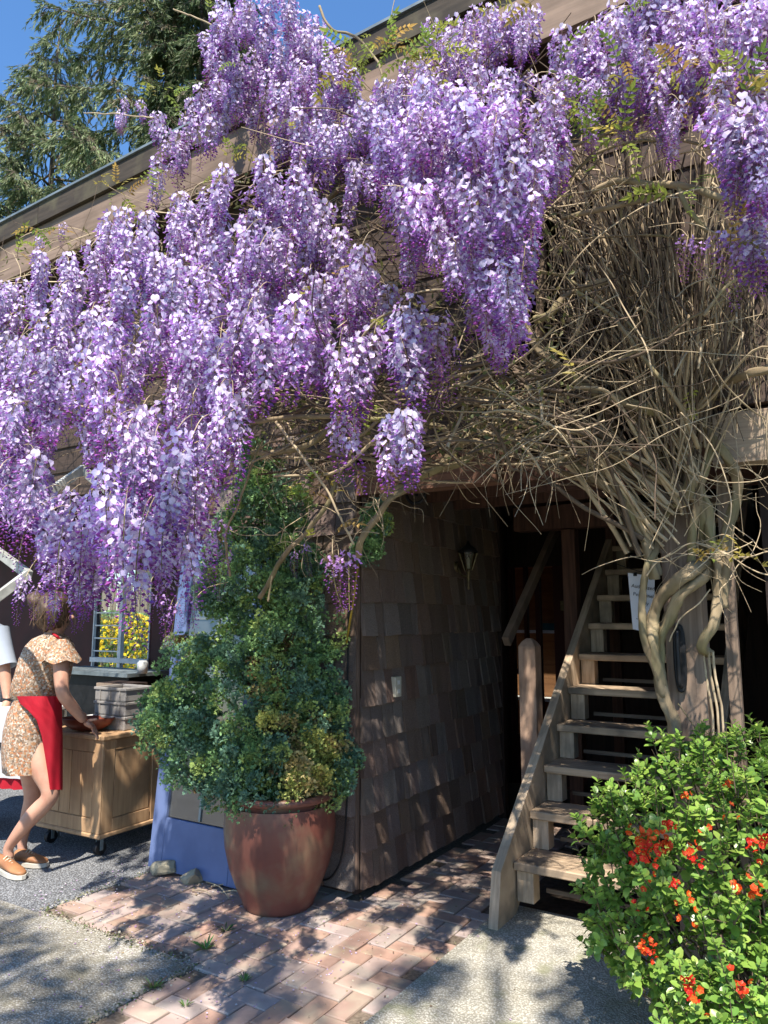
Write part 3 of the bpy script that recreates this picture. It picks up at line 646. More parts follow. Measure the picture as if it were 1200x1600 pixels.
SINGLE = [ # (px, py of the top, v, kind, scale)
 (628,500,1.37,'f',1.0),(640,470,1.32,'f',1.0),(615,540,1.37,'s',.9),(632,545,1.42,'f',.95),(612,655,1.37,'f',.9),(632,650,1.42,'f',1.05),(640,640,1.37,'s',1.1),
 (540,645,1.32,'s',.9),(528,655,1.32,'s',.75),(560,530,1.37,'f',1),(530,540,1.37,'f',1),(545,560,1.42,'s',.9),(585,520,1.32,'f',1),
 (688,495,1.22,'s',.9),(700,530,1.17,'y',1),(672,520,1.22,'s',.9),(690,560,1.22,'y',.8),
 (520,865,1.1,'y',.95),(545,862,1.1,'y',1.0),(530,880,1.05,'y',.8),(478,850,1.1,'y',.5),(462,862,1.1,'y',.45),
 (345,815,1.2,'y',1.0),(330,835,1.2,'s',.8),(355,860,1.2,'y',.8),(250,930,.9,'y',1.0),(275,945,.85,'y',1),(232,925,.9,'y',.8),(290,925,.9,'y',.8),(262,960,.85,'y',.8),(300,940,.9,'y',.8),
 (60,915,1.35,'y',.8),(85,925,1.35,'s',.7),(150,915,1.35,'s',.7),(180,925,1.35,'y',.7),(110,905,1.35,'s',.8),(40,900,1.35,'s',.7),(215,905,1.35,'s',.7),
 (1120,170,1.25,'f',1.0),(1150,165,1.3,'f',1.05),(1180,180,1.3,'f',1.0),(1210,200,1.3,'f',1),(1165,200,1.3,'f',.9),(1190,230,1.3,'f',.8),(1135,190,1.25,'f',.8),
 (1175,345,1.15,'s',.9),(1190,330,1.15,'f',.9),(1150,355,1.1,'s',.9),(1120,365,1.1,'y',.8),(1075,370,1.0,'y',.7),(1095,380,1.0,'y',.6),(1140,380,1.1,'y',.9),
 (1150,60,.9,'f',1),(1130,70,.9,'s',.8),(350,20,.8,'y',.7),(330,80,.8,'s',.6),(60,370,1.0,'s',.6),(100,350,1.0,'s',.5),(10,440,1.1,'s',.9),(35,435,1.1,'s',.9),(165,620,1.3,'f',1),
 (15,455,1.0,'s',1),(340,590,1.3,'f',1),
]
HOLES = [(108,745,30,34),(250,608,16,26),(215,500,7,20),(590,330,14,30),(672,455,10,20),(108,705,15,22),(470,625,14,18),(520,300,16,14),(575,130,14,10),(415,600,8,12),(560,240,10,10)]
hang = []
rw = random.Random(11)
def ahead(p): return (p - CAM).length
for poly, v, sp, sc_ in masses:
    xs = [q[0] for q in poly]; ys = [q[1] for q in poly]; y = min(ys) - 20; row = 0
    main = poly is L_MAIN
    while y < max(ys):
        x = min(xs) + (row % 2) * sp/2
        while x < max(xs):
            px = x + rw.uniform(-.42,.42)*sp; py = y + rw.uniform(-.42,.42)*sp
            s = rw.uniform(.78,1.12) * sc_
            vv = v + rw.uniform(-.22,.22)
            if main:    # the mass bulges further out towards its lower left
                g = max(0, min(1, (620 - px)/420)) * max(0, min(1, (py - 330)/330)); vv += .62*g - .25*(1-g)*max(0, min(1,(px-350)/250))
            top = atv(px, py, -vv); hp = .24*s/ahead(top)*FP
            if inpoly(px, py + hp*.12, poly) and inpoly(px, py + hp*.8, poly) and not any(abs(px-a) < c+8 and -d < py+hp*.5-b < d+hp*.35 for a,b,c,d in HOLES):
                kind = 'f' if rw.random() < (.74 if not main or py < 560 else .38) else 's' if rw.random() < .75 else 'y'
                hang.append((top, kind, s, px, py))
            x += sp
        y += sp * 1.12; row += 1
print('grid clusters', len(hang))
for px, py, v, kind, s in SINGLE: hang.append((atv(px, py, -v), kind, s, px, py))
root = atv(1050, 1120, -.10); root.z = .035
vine = thing('wisteria_vine', 'huge old wisteria vine in mauve bloom, twisted round the post and over the roof', 'wisteria', root)
hang.sort(key=lambda h: ahead(h[0]) + (0 if h[1] == 'y' and h[4] > 800 else 0))
big = MB(); n_stuff = 0
stuffsrc = {}
order = list(range(len(hang))); inst = set(order[:300])
for i in order:
    top, kind, s, px, py = hang[i]
    me = rw.choice({'f': full, 's': slim, 'y': young}[kind])
    rot = Euler((rw.gauss(0,.10), rw.gauss(0,.10), rw.uniform(0, 6.28)))
    if i in inst:
        link('flower_cluster', me, vine, loc=top - root, rot=rot, scale=(s*rw.uniform(.9,1.15), s*rw.uniform(.9,1.15), s))
    else:
        stuffsrc.setdefault(me.name, []).append((me, Matrix.Translation(top - root) @ rot.to_matrix().to_4x4() @ Matrix.Scale(s, 4)))
import numpy as np
def merge(name, items, mat, parent):
    """join many placed copies of small meshes into one mesh quickly, keeping their colours"""
    V = []; Fv = []; Fl = []; Cc = []; base = 0
    cache = {}
    for me, m in items:
        if me.name not in cache:
            co = np.empty(len(me.vertices)*3); me.vertices.foreach_get('co', co)
            lv = np.empty(len(me.loops), dtype=np.int32); me.loops.foreach_get('vertex_index', lv)
            lt_ = np.empty(len(me.polygons), dtype=np.int32); me.polygons.foreach_get('loop_total', lt_)
            ca = me.color_attributes.get('Col'); cl = np.ones(len(me.loops)*4)
            if ca: ca.data.foreach_get('color', cl)
            cache[me.name] = (co.reshape(-1,3), lv, lt_, cl)
        co, lv, lt_, cl = cache[me.name]; mm = np.array(m)
        V.append(co @ mm[:3,:3].T + mm[:3,3]); Fv.append(lv + base); Fl.append(lt_); Cc.append(cl); base += len(co)
    V = np.concatenate(V); Fv = np.concatenate(Fv); Fl = np.concatenate(Fl); Cc = np.concatenate(Cc)
    me = bpy.data.meshes.new(name); me.vertices.add(len(V)); me.vertices.foreach_set('co', V.ravel())
    me.loops.add(len(Fv)); me.loops.foreach_set('vertex_index', Fv.astype(np.int32)); me.polygons.add(len(Fl))
    ls = np.zeros(len(Fl), dtype=np.int32); ls[1:] = np.cumsum(Fl)[:-1]
    me.polygons.foreach_set('loop_start', ls); me.polygons.foreach_set('loop_total', Fl.astype(np.int32)) if False else None
    me.update(calc_edges=True); me.validate()
    a = me.color_attributes.new('Col', 'FLOAT_COLOR', 'CORNER'); a.data.foreach_set('color', Cc.ravel())
    me.materials.append(mat); o = link(name, me, parent); return o
items = [x for l in stuffsrc.values() for x in l]
if items:
    o = merge('flower_clusters', items, mat_petal, vine); o['kind'] = 'stuff'
print('clusters', len(hang), 'joined', len(items))

# young pinnate leaves
def leaflet(mb, p, d, n, l, wd, c, fold=.3):
    s = d.cross(n).normalized() * wd; q = n * wd * fold
    mb.add([p, p + d*l*.4 + s + q, p + d*l, p + d*l*.4 - s + q, p + d*l*.45], [(0,1,4),(1,2,4),(2,3,4),(3,0,4)], c)
def pinnate(seed, c0):
    r = random.Random(seed); mb = MB(); L = .16; bend = r.uniform(.3,.9)
    ax = [Vector((L*t*math.cos(bend*t), 0, L*t*.7*math.sin(1.2 - bend*2.2*t))) for t in [i/6 for i in range(7)]]
    mb.tube(ax, [.0014]*7, 3, (.16,.14,.05), cap=False)
    for i in range(1, 7):
        for sgn in (-1, 1):
            d = Vector((.55, sgn, r.uniform(-.5,.1))).normalized(); k = r.uniform(.7,1.25)
            leaflet(mb, ax[i], d, Vector((0,0,1)), .045*(1-.06*i)*r.uniform(.8,1.1), .0085, tuple(x*k for x in c0))
    leaflet(mb, ax[-1], Vector((1,0,-.3)).normalized(), Vector((0,0,1)), .05, .009, c0)
    return mb.mesh('leaf', mat_vleaf)
vleaf = [pinnate(i, c) for i, c in enumerate([(.30,.36,.07),(.24,.32,.06),(.36,.33,.07),(.20,.27,.06),(.42,.30,.08)])]
LEAF = [(255,145,5),(610,75,7),(580,65,4),(640,90,6),(660,85,6),(690,85,4),(190,295,5),(215,300,5),(75,365,4),(40,400,3),(30,560,9),(60,540,7),(70,575,5),(385,250,3),(370,265,2),(900,180,7),(925,200,6),(960,215,4),(1070,115,4),(1140,130,5),(1180,145,5),(1150,250,4),(1070,310,3),(520,115,3),(560,90,4),(540,140,3),(170,650,3),(160,645,2),(480,460,3),(485,480,3),(600,505,3),(430,210,2),(465,770,4),(450,780,3),(525,845,2),(1130,870,3),(1105,860,2),(820,5,3),(980,15,3),(990,120,3),(575,655,2),(690,400,2),(640,420,2),(890,100,2),(340,10,1),(595,650,1),(1150,400,2),(1080,600,1),(870,590,1),(360,120,1)]
for px, py, n in LEAF:
    for k in range(int(n*1.45)):
        x = px + rw.gauss(0,15); y = py + rw.gauss(0,10)
        v = (1.05 if y < 330 else 1.35 if x < 420 and y < 700 else 1.1) + rw.uniform(0,.15)
        if x > 1000 and y > 500: v = .45
        s = rw.uniform(.5,1.0)
        link('leaf', rw.choice(vleaf), vine, loc=atv(x, y, -v) - root, rot=(rw.uniform(-.6,.6), rw.uniform(-1.0,.5), rw.uniform(0,6.28)), scale=(s,s,s))

# ---- named branches, traced as polylines with their own distance v in front of the wall
def vpath(pts): return [atv(px, py, -v) for px, py, v in pts]
nbr = 0
def branch(pts, r0, r1, mat=None, k=8, n=8, name='branch', wob=.006):
    P = smooth_path(vpath(pts), k); m = len(P)
    for i, p in enumerate(P):
        q = mnoise.noise_vector(p * 7) * wob * 1.5 + mnoise.noise_vector(p * 23) * wob * .6; P[i] = p + q
    mb = MB(); RR = [(r0 + (r1 - r0)*i/(m-1)) * (1 + .13*mnoise.noise(P[i]*25)) for i in range(m)]
    if r0 > .0125 and mat is None: mb.gnarled(P, RR, 22 if r0 > .02 else 14, seed=len(pts)*1.7)
    else: mb.tube(P, RR, n)
    o = mb.build(name, mat or mat_bark, vine, smooth=True); return o
br = branch
tr = 'trunk'
br([(1058,1180,.14),(1052,1130,.13),(1038,1092,.12),(1029,1042,.10),(1030,1000,.10),(1043,965,.12),(1063,933,.15),(1085,913,.15),(1104,897,.10),(1125,880,-.02)], .027,.021, name=tr, n=12)
br([(1037,1090,.12),(1020,1010,.16),(1018,968,.12),(1033,935,.15),(1055,908,.18),(1080,893,.16),(1106,880,.06),(1125,860,-.05)], .021,.033, name=tr, n=12)
br([(1108,1020,-.02),(1098,1012,.10),(1112,975,.14),(1122,930,.12),(1121,880,.10),(1114,850,.08),(1105,800,.08),(1092,760,.10),(1080,700,.12),(1072,650,.16)], .022,.020, name=tr, n=12)
br([(1040,1085,.12),(1028,1060,.14),(1012,1015,.17),(1003,975,.19),(1004,935,.19),(1009,890,.17),(1024,860,.14),(1040,810,.10),(1062,770,.10)], .017,.013)
br([(1022,905,.12),(1016,880,.14),(1004,820,.13),(988,790,.12),(968,770,.12),(930,752,.14),(885,742,.14),(850,715,.14),(838,680,.14),(835,650,.15)], .025,.012)
br([(1030,900,.11),(1020,870,.12),(998,835,.16),(985,800,.2),(970,775,.2),(955,740,.22),(940,700,.24),(935,640,.28)], .014,.009)
br([(1100,870,.0),(1092,790,.12),(1062,765,.16),(1020,745,.18),(990,735,.18),(950,712,.18),(910,680,.2),(880,640,.2),(860,600,.2)], .019,.010)
br([(1060,790,.12),(1078,765,.15),(1082,740,.17),(1072,710,.18),(1058,660,.2),(1030,643,.25),(990,633,.3),(955,620,.34),(910,600,.4),(875,575,.45),(850,555,.48),(833,535,.5),(822,505,.5),(818,470,.5),(830,440,.5),(835,400,.48)], .030,.013)
br([(1080,880,.10),(1084,820,.13),(1095,770,.14),(1104,720,.15),(1112,690,.15)], .018,.014)
br([(1125,950,.10),(1132,880,.10),(1142,820,.08),(1150,780,.08),(1152,745,.10),(1135,715,.14),(1115,690,.16),(1100,660,.18),(1105,630,.2),(1128,600,.3),(1170,585,.45),(1210,575,.5)], .024,.016)
br([(595,778,.7),(650,748,.6),(690,725,.55),(720,695,.5),(745,668,.5),(770,645,.5),(777,618,.52),(765,605,.55),(745,604,.55),(725,616,.5)], .019,.014)
br([(640,742,.35),(680,735,.35),(720,722,.35),(765,697,.33),(810,690,.3),(850,702,.3),(900,730,.25),(950,760,.2),(1000,800,.14),(1018,860,.12)], .018,.022)
br([(630,660,.6),(655,657,.6),(690,668,.58),(715,688,.55),(750,690,.5)], .016,.012)
br([(560,870,.75),(562,847,.8),(580,818,.8),(612,780,.8),(640,760,.7)], .014,.015)
br([(405,935,.9),(428,895,.95),(451,862,1.0),(481,829,1.0),(512,786,1.0),(530,740,.95),(560,690,.9)], .012,.009)
br([(390,660,1.2),(420,656,1.2),(470,652,1.15),(550,652,1.05),(600,655,1.0),(660,650,.9)], .011,.011)
br([(395,706,1.0),(430,707,1.0),(480,695,1.0),(510,675,1.0),(530,655,1.0)], .013,.012)
br([(430,708,.9),(480,704,.9),(525,710,.85),(600,723,.8),(660,728,.7),(700,716,.6)], .008,.007)
br([(420,940,1.0),(425,900,1.0)], .005,.004)
br([(360,900,1.0),(352,840,1.05),(375,780,1.1),(395,720,1.1),(410,690,1.1)], .006,.005)
br([(430,660,1.2),(455,690,1.2),(480,725,1.2),(510,765,1.15),(552,850,1.1)], .007,.0045, mat_twig)
br([(645,660,.6),(690,640,.6),(730,630,.55),(770,640,.5)], .01,.008)
br([(785,610,.5),(840,572,.55),(890,535,.6),(912,490,.65),(916,455,.65)], .005,.0035, mat_twig)
br([(788,648,.4),(830,600,.45),(880,582,.5),(935,568,.5),(1000,545,.5),(1060,510,.5),(1120,475,.5),(1170,430,.5)], .007,.0045)
br([(775,600,.5),(785,625,.5),(800,645,.5),(850,655,.5),(890,650,.5),(920,637,.5)], .005,.004, mat_twig)
br([(900,455,.6),(950,490,.55),(1000,550,.5),(1050,615,.45),(1072,650,.4),(1090,700,.3)], .009,.010)
br([(925,300,.8),(950,288,.8),(975,283,.8),(1010,288,.8),(1050,288,.8),(1100,300,.8),(1150,318,.8),(1215,335,.8)], .012,.015)
br([(1060,292,.8),(1068,315,.8),(1082,338,.78),(1105,362,.75)], .011,.009)
br([(880,340,.65),(930,330,.7),(990,315,.72),(1050,300,.75)], .012,.010)
br([(885,285,.85),(905,262,.85),(930,243,.85),(970,225,.85),(1050,218,.85),(1110,229,.85)], .006,.006)
br([(958,200,.8),(962,160,.8),(970,120,.85),(985,92,.85),(975,62,.85),(950,42,.85)], .008,.006)
br([(880,230,.7),(930,215,.75),(1000,185,.8),(1050,155,.85),(1100,125,.9),(1150,105,.9),(1215,88,.9)], .008,.008)
br([(865,400,.5),(880,380,.5),(935,370,.5),(1010,369,.5),(1100,372,.5)], .006,.005)
br([(835,500,.5),(860,490,.5),(885,463,.5),(920,447,.5),(950,440,.45)], .018,.014)
br([(830,425,.5),(870,430,.5),(905,445,.5),(930,460,.5),(965,490,.5),(1010,530,.5)], .007,.006)
br([(690,640,.3),(750,560,.3),(800,520,.3),(850,540,.3),(860,600,.3)], .022,.018, mat_twig_d)
br([(820,640,.2),(835,560,.25),(845,480,.25),(850,380,.25)], .024,.018, mat_twig_d)
br([(500,320,.5),(540,290,.5),(600,270,.5),(700,300,.45)], .014,.012)
br([(480,366,1.0),(510,355,1.0),(540,350,1.0)], .008,.006)
br([(500,10,.8),(520,45,.8),(560,60,.8),(590,100,.8),(600,140,.8)], .007,.006)
br([(560,60,.8),(530,50,.8),(500,40,.8)], .004,.003, mat_twig)
br([(270,15,.95),(310,30,.9),(350,50,.85)], .004,.005, mat_twig)
br([(130,175,.9),(160,178,.9),(190,178,.9),(240,185,.9)], .0035,.0045, mat_twig)
br([(295,318,1.0),(310,290,1.0),(345,280,1.0),(380,285,1.0)], .004,.004, mat_twig)
br([(615,318,1.15),(660,322,1.15),(750,312,1.1)], .0035,.0035, mat_twig)
br([(80,650,1.7),(110,635,1.7),(150,640,1.7),(185,652,1.7)], .004,.004, mat_twig)
br([(970,480,.4),(990,400,.45),(970,330,.5),(1000,300,.6)], .006,.006)
br([(1100,495,.6),(1130,450,.6),(1180,420,.6),(1210,400,.6)], .007,.005)
br([(1045,1000,.13),(1060,970,.14),(1090,945,.14),(1110,920,.13)], .0035,.003, mat_twig)
br([(1010,900,.2),(1025,880,.2),(1050,865,.2),(1080,850,.2),(1120,860,.2),(1180,890,.2),(1215,905,.2)], .0035,.0025, mat_twig)
br([(1085,850,.2),(1150,870,.25),(1200,862,.25)], .003,.0025, mat_twig)
br([(1060,1100,.1),(1095,1150,.1)], .003,.003)
for dx in (0, 8, 15): br([(1100+dx,1020,.04),(1103+dx,1060,.03),(1112+dx,1110,.02),(1115+dx,1160,.02)], .006,.005, mat_twig)
# the thicket of thin stems
def tw(mb, pts, r, n=3, k=4, wob=.02):
    P = smooth_path(pts, k); f = rw.uniform(2,5)
    P = [p + mnoise.noise_vector(p*f)*wob for p in P]
    mb.tube(P, [r*(1-.5*i/len(P)) for i in range(len(P))], n, cap=False)
head = lambda: atv(1062 + rw.gauss(0,26), 705 + rw.gauss(0,45), -(.10 + rw.uniform(-.05,.15)))
mb = MB(); md = MB()
for k in range(250):       # long stems fanning from the head of the trunk up into the canopy
    a = head(); tx = rw.uniform(835,1235); ty = rw.uniform(190,560); vv = rw.uniform(.06,.60)
    b = atv(tx, ty, -vv); L = (b - a).length; g = Vector((b.x - a.x, b.y - a.y, 0))
    m1 = a + Vector((0,0,L*.25)) + g*rw.uniform(.1,.35); m2 = a + Vector((0,0,(b.z-a.z)*rw.uniform(.55,.8))) + g*rw.uniform(.45,.8)
    e = b + g*.12 + Vector((rw.gauss(0,.05), rw.gauss(0,.05), -rw.uniform(.0,.12)))
    tw(mb if rw.random() < .7 else md, [a, m1, m2, b, e], rw.choice([.0025,.0032,.0045,.006,.009]), k=4, n=4)
for k in range(290):       # hanging stems, long and nearly parallel
    px = rw.uniform(835,1235); py = rw.uniform(220,470); vv = rw.uniform(.05,.50)
    a = atv(px, py, -vv); L = rw.uniform(.5,1.5); lean = (1062 - px)/1155*rw.uniform(.2,.9)
    zt = max(a.z - L, 2.25 + .4*rw.random()); L = a.z - zt
    b = Vector((a.x + lean*L*1.2 + rw.gauss(0,.04), a.y + rw.gauss(0,.05), zt)); s1 = Vector((rw.gauss(0,.035), rw.gauss(0,.03), 0))
    tw(mb if rw.random() < .5 else md, [a + Vector((rw.gauss(0,.05),0,.03)), a.lerp(b,.33) + s1, a.lerp(b,.66) - s1*rw.uniform(-.5,1), b], rw.choice([.0018,.0024,.003,.0045]), k=4)
for k in range(80):       # long loose loops
    px = rw.uniform(700,1230); py = rw.uniform(150,680); v0 = rw.uniform(.5,.85)
    p = atv(px, py, -v0); d = Vector((rw.uniform(-1,1), rw.uniform(-.3,.3), rw.uniform(-.6,.6))).normalized(); pts = [p]; ax = Vector((rw.gauss(0,.3), 1, rw.gauss(0,.3))).normalized(); cv = rw.uniform(-.35,.35)
    for i in range(7):
        p = p + d*rw.uniform(.08,.15); d = (Matrix.Rotation(cv, 3, ax) @ d + Vector((rw.gauss(0,.08), rw.gauss(0,.06), rw.gauss(0,.08)))).normalized(); pts.append(p.copy())
    tw(mb, pts, rw.choice([.0018,.0025,.004]), wob=.01)
for k in range(900):       # behind all the flowers: old dark stems against the wall
    px = rw.uniform(-60,1000); lo = 400 - px*.36
    py = rw.uniform(max(60, lo), 640); vv = rw.uniform(.1, .9)
    if px > 880 and py < 180: continue
    a = atv(px, py, -vv)
    if a.z > 4.8: continue
    d = Vector((rw.uniform(-1,1), rw.uniform(-.3,.2), rw.uniform(-.8,.3))).normalized(); ax = Vector((0,1,0)); cv = rw.uniform(-.5,.5); pts = [a]; p = a.copy()
    for i in range(4): p = p + d*rw.uniform(.07,.18); d = (Matrix.Rotation(cv, 3, ax) @ d).normalized(); pts.append(p.copy())
    tw(md if rw.random() < .72 else mb, pts, rw.choice([.002,.003,.004,.006]), k=3)
for k in range(90):       # loose ends dangling under the flowers
    px = rw.uniform(390,900); py = rw.uniform(600,720); v0 = rw.uniform(.35,1.0)
    a = atv(px, py, -v0); b = a + Vector((rw.gauss(0,.1), rw.gauss(0,.08), -rw.uniform(.05,.38))); m_ = a.lerp(b,.5) + Vector((rw.gauss(0,.05), 0, rw.gauss(0,.03)))
    tw(mb, [a, m_, b], rw.uniform(.001,.0025))
for k in range(44):       # stout stems arching left over the doorway
    a = atv(rw.uniform(985,1070), rw.uniform(740,870), -rw.uniform(.1,.2)); b = atv(rw.uniform(640,900), rw.uniform(600,735), -rw.uniform(.15,.6))
    m1 = a.lerp(b, .3) + Vector((-.02, 0, rw.uniform(.05,.22))); m2 = a.lerp(b, .65) + Vector((0, rw.gauss(0,.05), rw.uniform(.02,.2)))
    tw(mb if rw.random() < .7 else md, [a, m1, m2, b], rw.choice([.004,.006,.009,.013]), k=6, n=6)
for k in range(240):       # the low tangle under the flowers, left of the doorway
    px = rw.uniform(385,880); py = rw.uniform(585,745) - (35 if px > 760 else 0); v0 = rw.uniform(.25,1.15)
    a = atv(px, py, -v0)
    if a.z < 2.18: continue
    d = Vector((rw.uniform(-1,1), rw.uniform(-.35,.35), rw.uniform(-.35,.3))).normalized(); ax = Vector((0,1,.3)); cv = rw.uniform(-.45,.45); pts = [a]; p = a.copy()
    for i in range(4): p = p + d*rw.uniform(.07,.15); d = (Matrix.Rotation(cv, 3, ax) @ d).normalized(); p.z = max(p.z, 2.14); pts.append(p.copy())
    tw(md if rw.random() < .75 else mb, pts, rw.choice([.002,.003,.005,.009]), k=3, n=4)
for k in range(40):       # curls in front of the shingles
    p = atv(rw.uniform(430,600), rw.uniform(690,860), -rw.uniform(.8,1.05)); d = rnd_dir(rw); d.y *= .3; pts = [p]
    for i in range(5):
        p = p + d*rw.uniform(.03,.07); d = (d + Vector((rw.gauss(0,.45), rw.gauss(0,.2), rw.gauss(0,.45)))).normalized(); pts.append(p.copy())
    tw(mb, pts, rw.uniform(.0012,.0028))
for k in range(60):       # thin stuff round the post
    px = rw.uniform(1010,1200); py = rw.uniform(640,900); p = atv(px, py, -rw.uniform(.1,.3)); d = Vector((rw.uniform(-1,1), rw.uniform(-.3,.3), rw.uniform(-1,.6))).normalized(); pts=[p]
    for i in range(5):
        p = p + d*rw.uniform(.04,.1); d = (d + Vector((rw.gauss(0,.35), rw.gauss(0,.2), rw.gauss(0,.35)))).normalized(); pts.append(p.copy())
    tw(mb, pts, rw.uniform(.0012,.003))
for h in hang:             # each cluster hangs from a twig going back into the plant
    p = h[0]; q = p + Vector((rw.gauss(0,.06), rw.uniform(.08,.3), rw.uniform(.02,.14)))
    tw(mb, [p, p.lerp(q,.4) + Vector((0,0,.03)), q], .0022, k=3, wob=.005)
mb.build('thin_stems', mat_twig, vine, smooth=True, kind='stuff'); md.build('old_stems', mat_twig_d, vine, smooth=True, kind='stuff')
# small leaves and shaded greenery within the canopy
mb = MB()
for k in range(2600):
    px = rw.uniform(-60,900); py = rw.uniform(max(70, 400-px*.36), 640)
    p = atv(px, py, -rw.uniform(.5,1.2)); d = rnd_dir(rw); c = rw.choice([(.16,.17,.05),(.24,.22,.09),(.30,.24,.10),(.12,.13,.05)])
    leaflet(mb, p, d, rnd_dir(rw), rw.uniform(.02,.045), .007, c)
for k in range(1500):
    px = rw.uniform(385,850); py = rw.uniform(575,720); p = atv(px, py, -rw.uniform(.2,1.05))
    if p.z < 2.2: continue
    leaflet(mb, p, rnd_dir(rw), rnd_dir(rw), rw.uniform(.02,.045), .008, rw.choice([(.16,.17,.05),(.20,.18,.08),(.22,.17,.09),(.10,.12,.05)]))
mb.build('small_leaves', mat_vleaf, vine, kind='stuff')

# ================================================================== potted cypress
pc = at(440, 1440, 4.04); POT = Vector((-.572, 4.27, 0))
potm = M('glazed_terracotta', (.21,.07,.048), (.125,.048,.036), .42, 3, (1,1,.6), bump=.12, dist=.003, stain=(.20,.14,.085), stain_scale=5, coat=.25)
pot = thing('terracotta_pot', 'big round reddish-brown glazed pot on the bricks holding the cypress', 'pot', POT)
H = .60
prof = [(.175,0),(.19,.012),(.195,.03),(.235,.12),(.272,.22),(.297,.33),(.306,.43),(.303,.52),(.297,.565)]
mb = MB(); mb.lathe(POT, [(r_, z_*.96) for r_, z_ in prof], 48); mb.build('body', potm, pot, smooth=True)
mb = MB(); mb.lathe(POT, [(.297,.566),(.312,.572),(.316,.590),(.310,.606),(.285,.607),(.275,.59),(.272,.52)], 48); mb.build('rim', potm, pot, smooth=True)
mb = MB(); mb.lathe(POT, [(.272,.54),(.12,.56),(.001,.565)], 24); mb.build('soil', mat_soil, pot, kind='stuff')
mat_cyp = leafmat('cypress_scale_leaf', trans=.2, rough=.6, rand=.0, hue=0)
cyp = thing('hinoki_cypress', 'bushy potted cypress, blue-green with a yellow patch, in front of the shingled wall', 'shrub', POT + Vector((0,0,.56)))
mb = MB(); 
mb.tube(smooth_path([POT+Vector((0,0,.55)), POT+Vector((.02,0,1.0)), at(425,1000,4.3), at(410,850,4.28), at(405,740,4.25)]), [.035 - .0014*i for i in range(21)], 8)
mb.build('trunk', mat_twig_d, cyp, smooth=True)
rc = random.Random(5)
lobes = [(404,725,26,.12),(410,770,34,.16),(398,820,46,.2),(372,850,36,.18),(455,845,36,.18),(450,795,26,.15),(478,890,36,.18),(345,890,30,.18),(430,860,50,.2),(400,890,60,.24),(460,920,52,.22),(430,950,66,.26),(350,930,34,.2),(385,1000,55,.26),(480,990,52,.24),(440,1040,70,.3),(505,1060,42,.24),
 (300,1030,40,.22),(285,1075,42,.22),(262,1110,38,.2),(258,1140,34,.2),(300,1180,44,.22),(345,1050,36,.24),(350,1215,34,.22),(310,1130,26,.24),
 (385,1110,60,.3),(375,1180,64,.32),(360,1240,48,.3),(500,1120,48,.25),(515,1180,42,.24),(450,1120,64,.34),(450,1190,66,.34),(430,1250,60,.32),(500,1235,48,.26),(525,1215,30,.2),(400,1262,40,.3),(470,1262,40,.26),
 (590,815,16,.12),(575,860,14,.12)]
def spray(mb, p, out, s, c):
    """flat fan of scale leaves"""
    out = out.normalized(); n = rnd_dir(rc); side = out.cross(n).normalized(); n = side.cross(out)
    for j in range(4):
        a = (j - 1.5) * .5 + rc.uniform(-.15,.15); d = (out*math.cos(a) + side*math.sin(a) + n*rc.uniform(-.25,.25)).normalized()
        l = s * (1 - .14*abs(j-1.5)) * rc.uniform(.75,1.15); w2 = side*math.cos(a) - out*math.sin(a); k = rc.uniform(.7,1.35)
        cc = tuple(x*k for x in c); wd = s*.19
        mb.add([p, p + d*l*.55 + w2*wd, p + d*l, p + d*l*.5 - w2*wd], [(0,1,2,3)], cc)
mb = MB(); ms = MB()
cc0 = POT + Vector((0,0,1.2))
for px, py, pr, dr in lobes:
    Yc = 4.25 + rc.uniform(-.07,.07) - (.10 if pr > 55 else 0)
    if px > 560: Yc = 4.2
    c3 = at(px, py - (26 if py > 1200 else 0), Yc); rr = pr / FP * Yc
    nsub = int(8 + pr*.42)
    ms.tube(smooth_path([Vector((POT.x+.05*(px-430)/100, 4.27, max(.65, c3.z - .35))), c3.lerp(Vector((POT.x,4.27,c3.z-.1)), .4), c3], 4), [.012,.011,.011,.010,.009,.008,.007,.006,.005], 5)
    for q in range(nsub):      # clumps on the lobe
        d0 = rnd_dir(rc); 
        if d0.y > .35 and rc.random() < .6: d0.y *= -1
        cl = c3 + Vector((d0.x*rr, d0.y*dr*.8, d0.z*rr*1.05)) * rc.uniform(.55,1.0)
        yel = max(0, 1 - math.hypot((px + d0.x*pr - 490)/62, (py - d0.z*pr - 1195)/95)) + .5*max(0, 1 - math.hypot((px + d0.x*pr - 430)/35, (py - d0.z*pr - 1100)/60))
        base = (.15,.26,.10) if rc.random() < .5 else (.11,.20,.13)
        if rc.random() < .2: base = (.25,.33,.10)
        if rc.random() < .012: base = (.15,.09,.04)
        if rc.random() < yel*1.5: base = rc.choice([(.40,.38,.10),(.32,.35,.10),(.36,.29,.12)])
        cr = rc.uniform(.05,.085)
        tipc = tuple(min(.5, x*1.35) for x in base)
        for k in range(88):
            d1 = (rnd_dir(rc) + d0*.6 + Vector((0,0,.35))).normalized(); p = cl + d1*cr*rc.uniform(.35,1)
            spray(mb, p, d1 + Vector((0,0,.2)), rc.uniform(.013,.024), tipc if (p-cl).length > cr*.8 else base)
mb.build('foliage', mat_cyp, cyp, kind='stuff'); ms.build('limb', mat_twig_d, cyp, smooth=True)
print('cypress faces', len(mb.f))

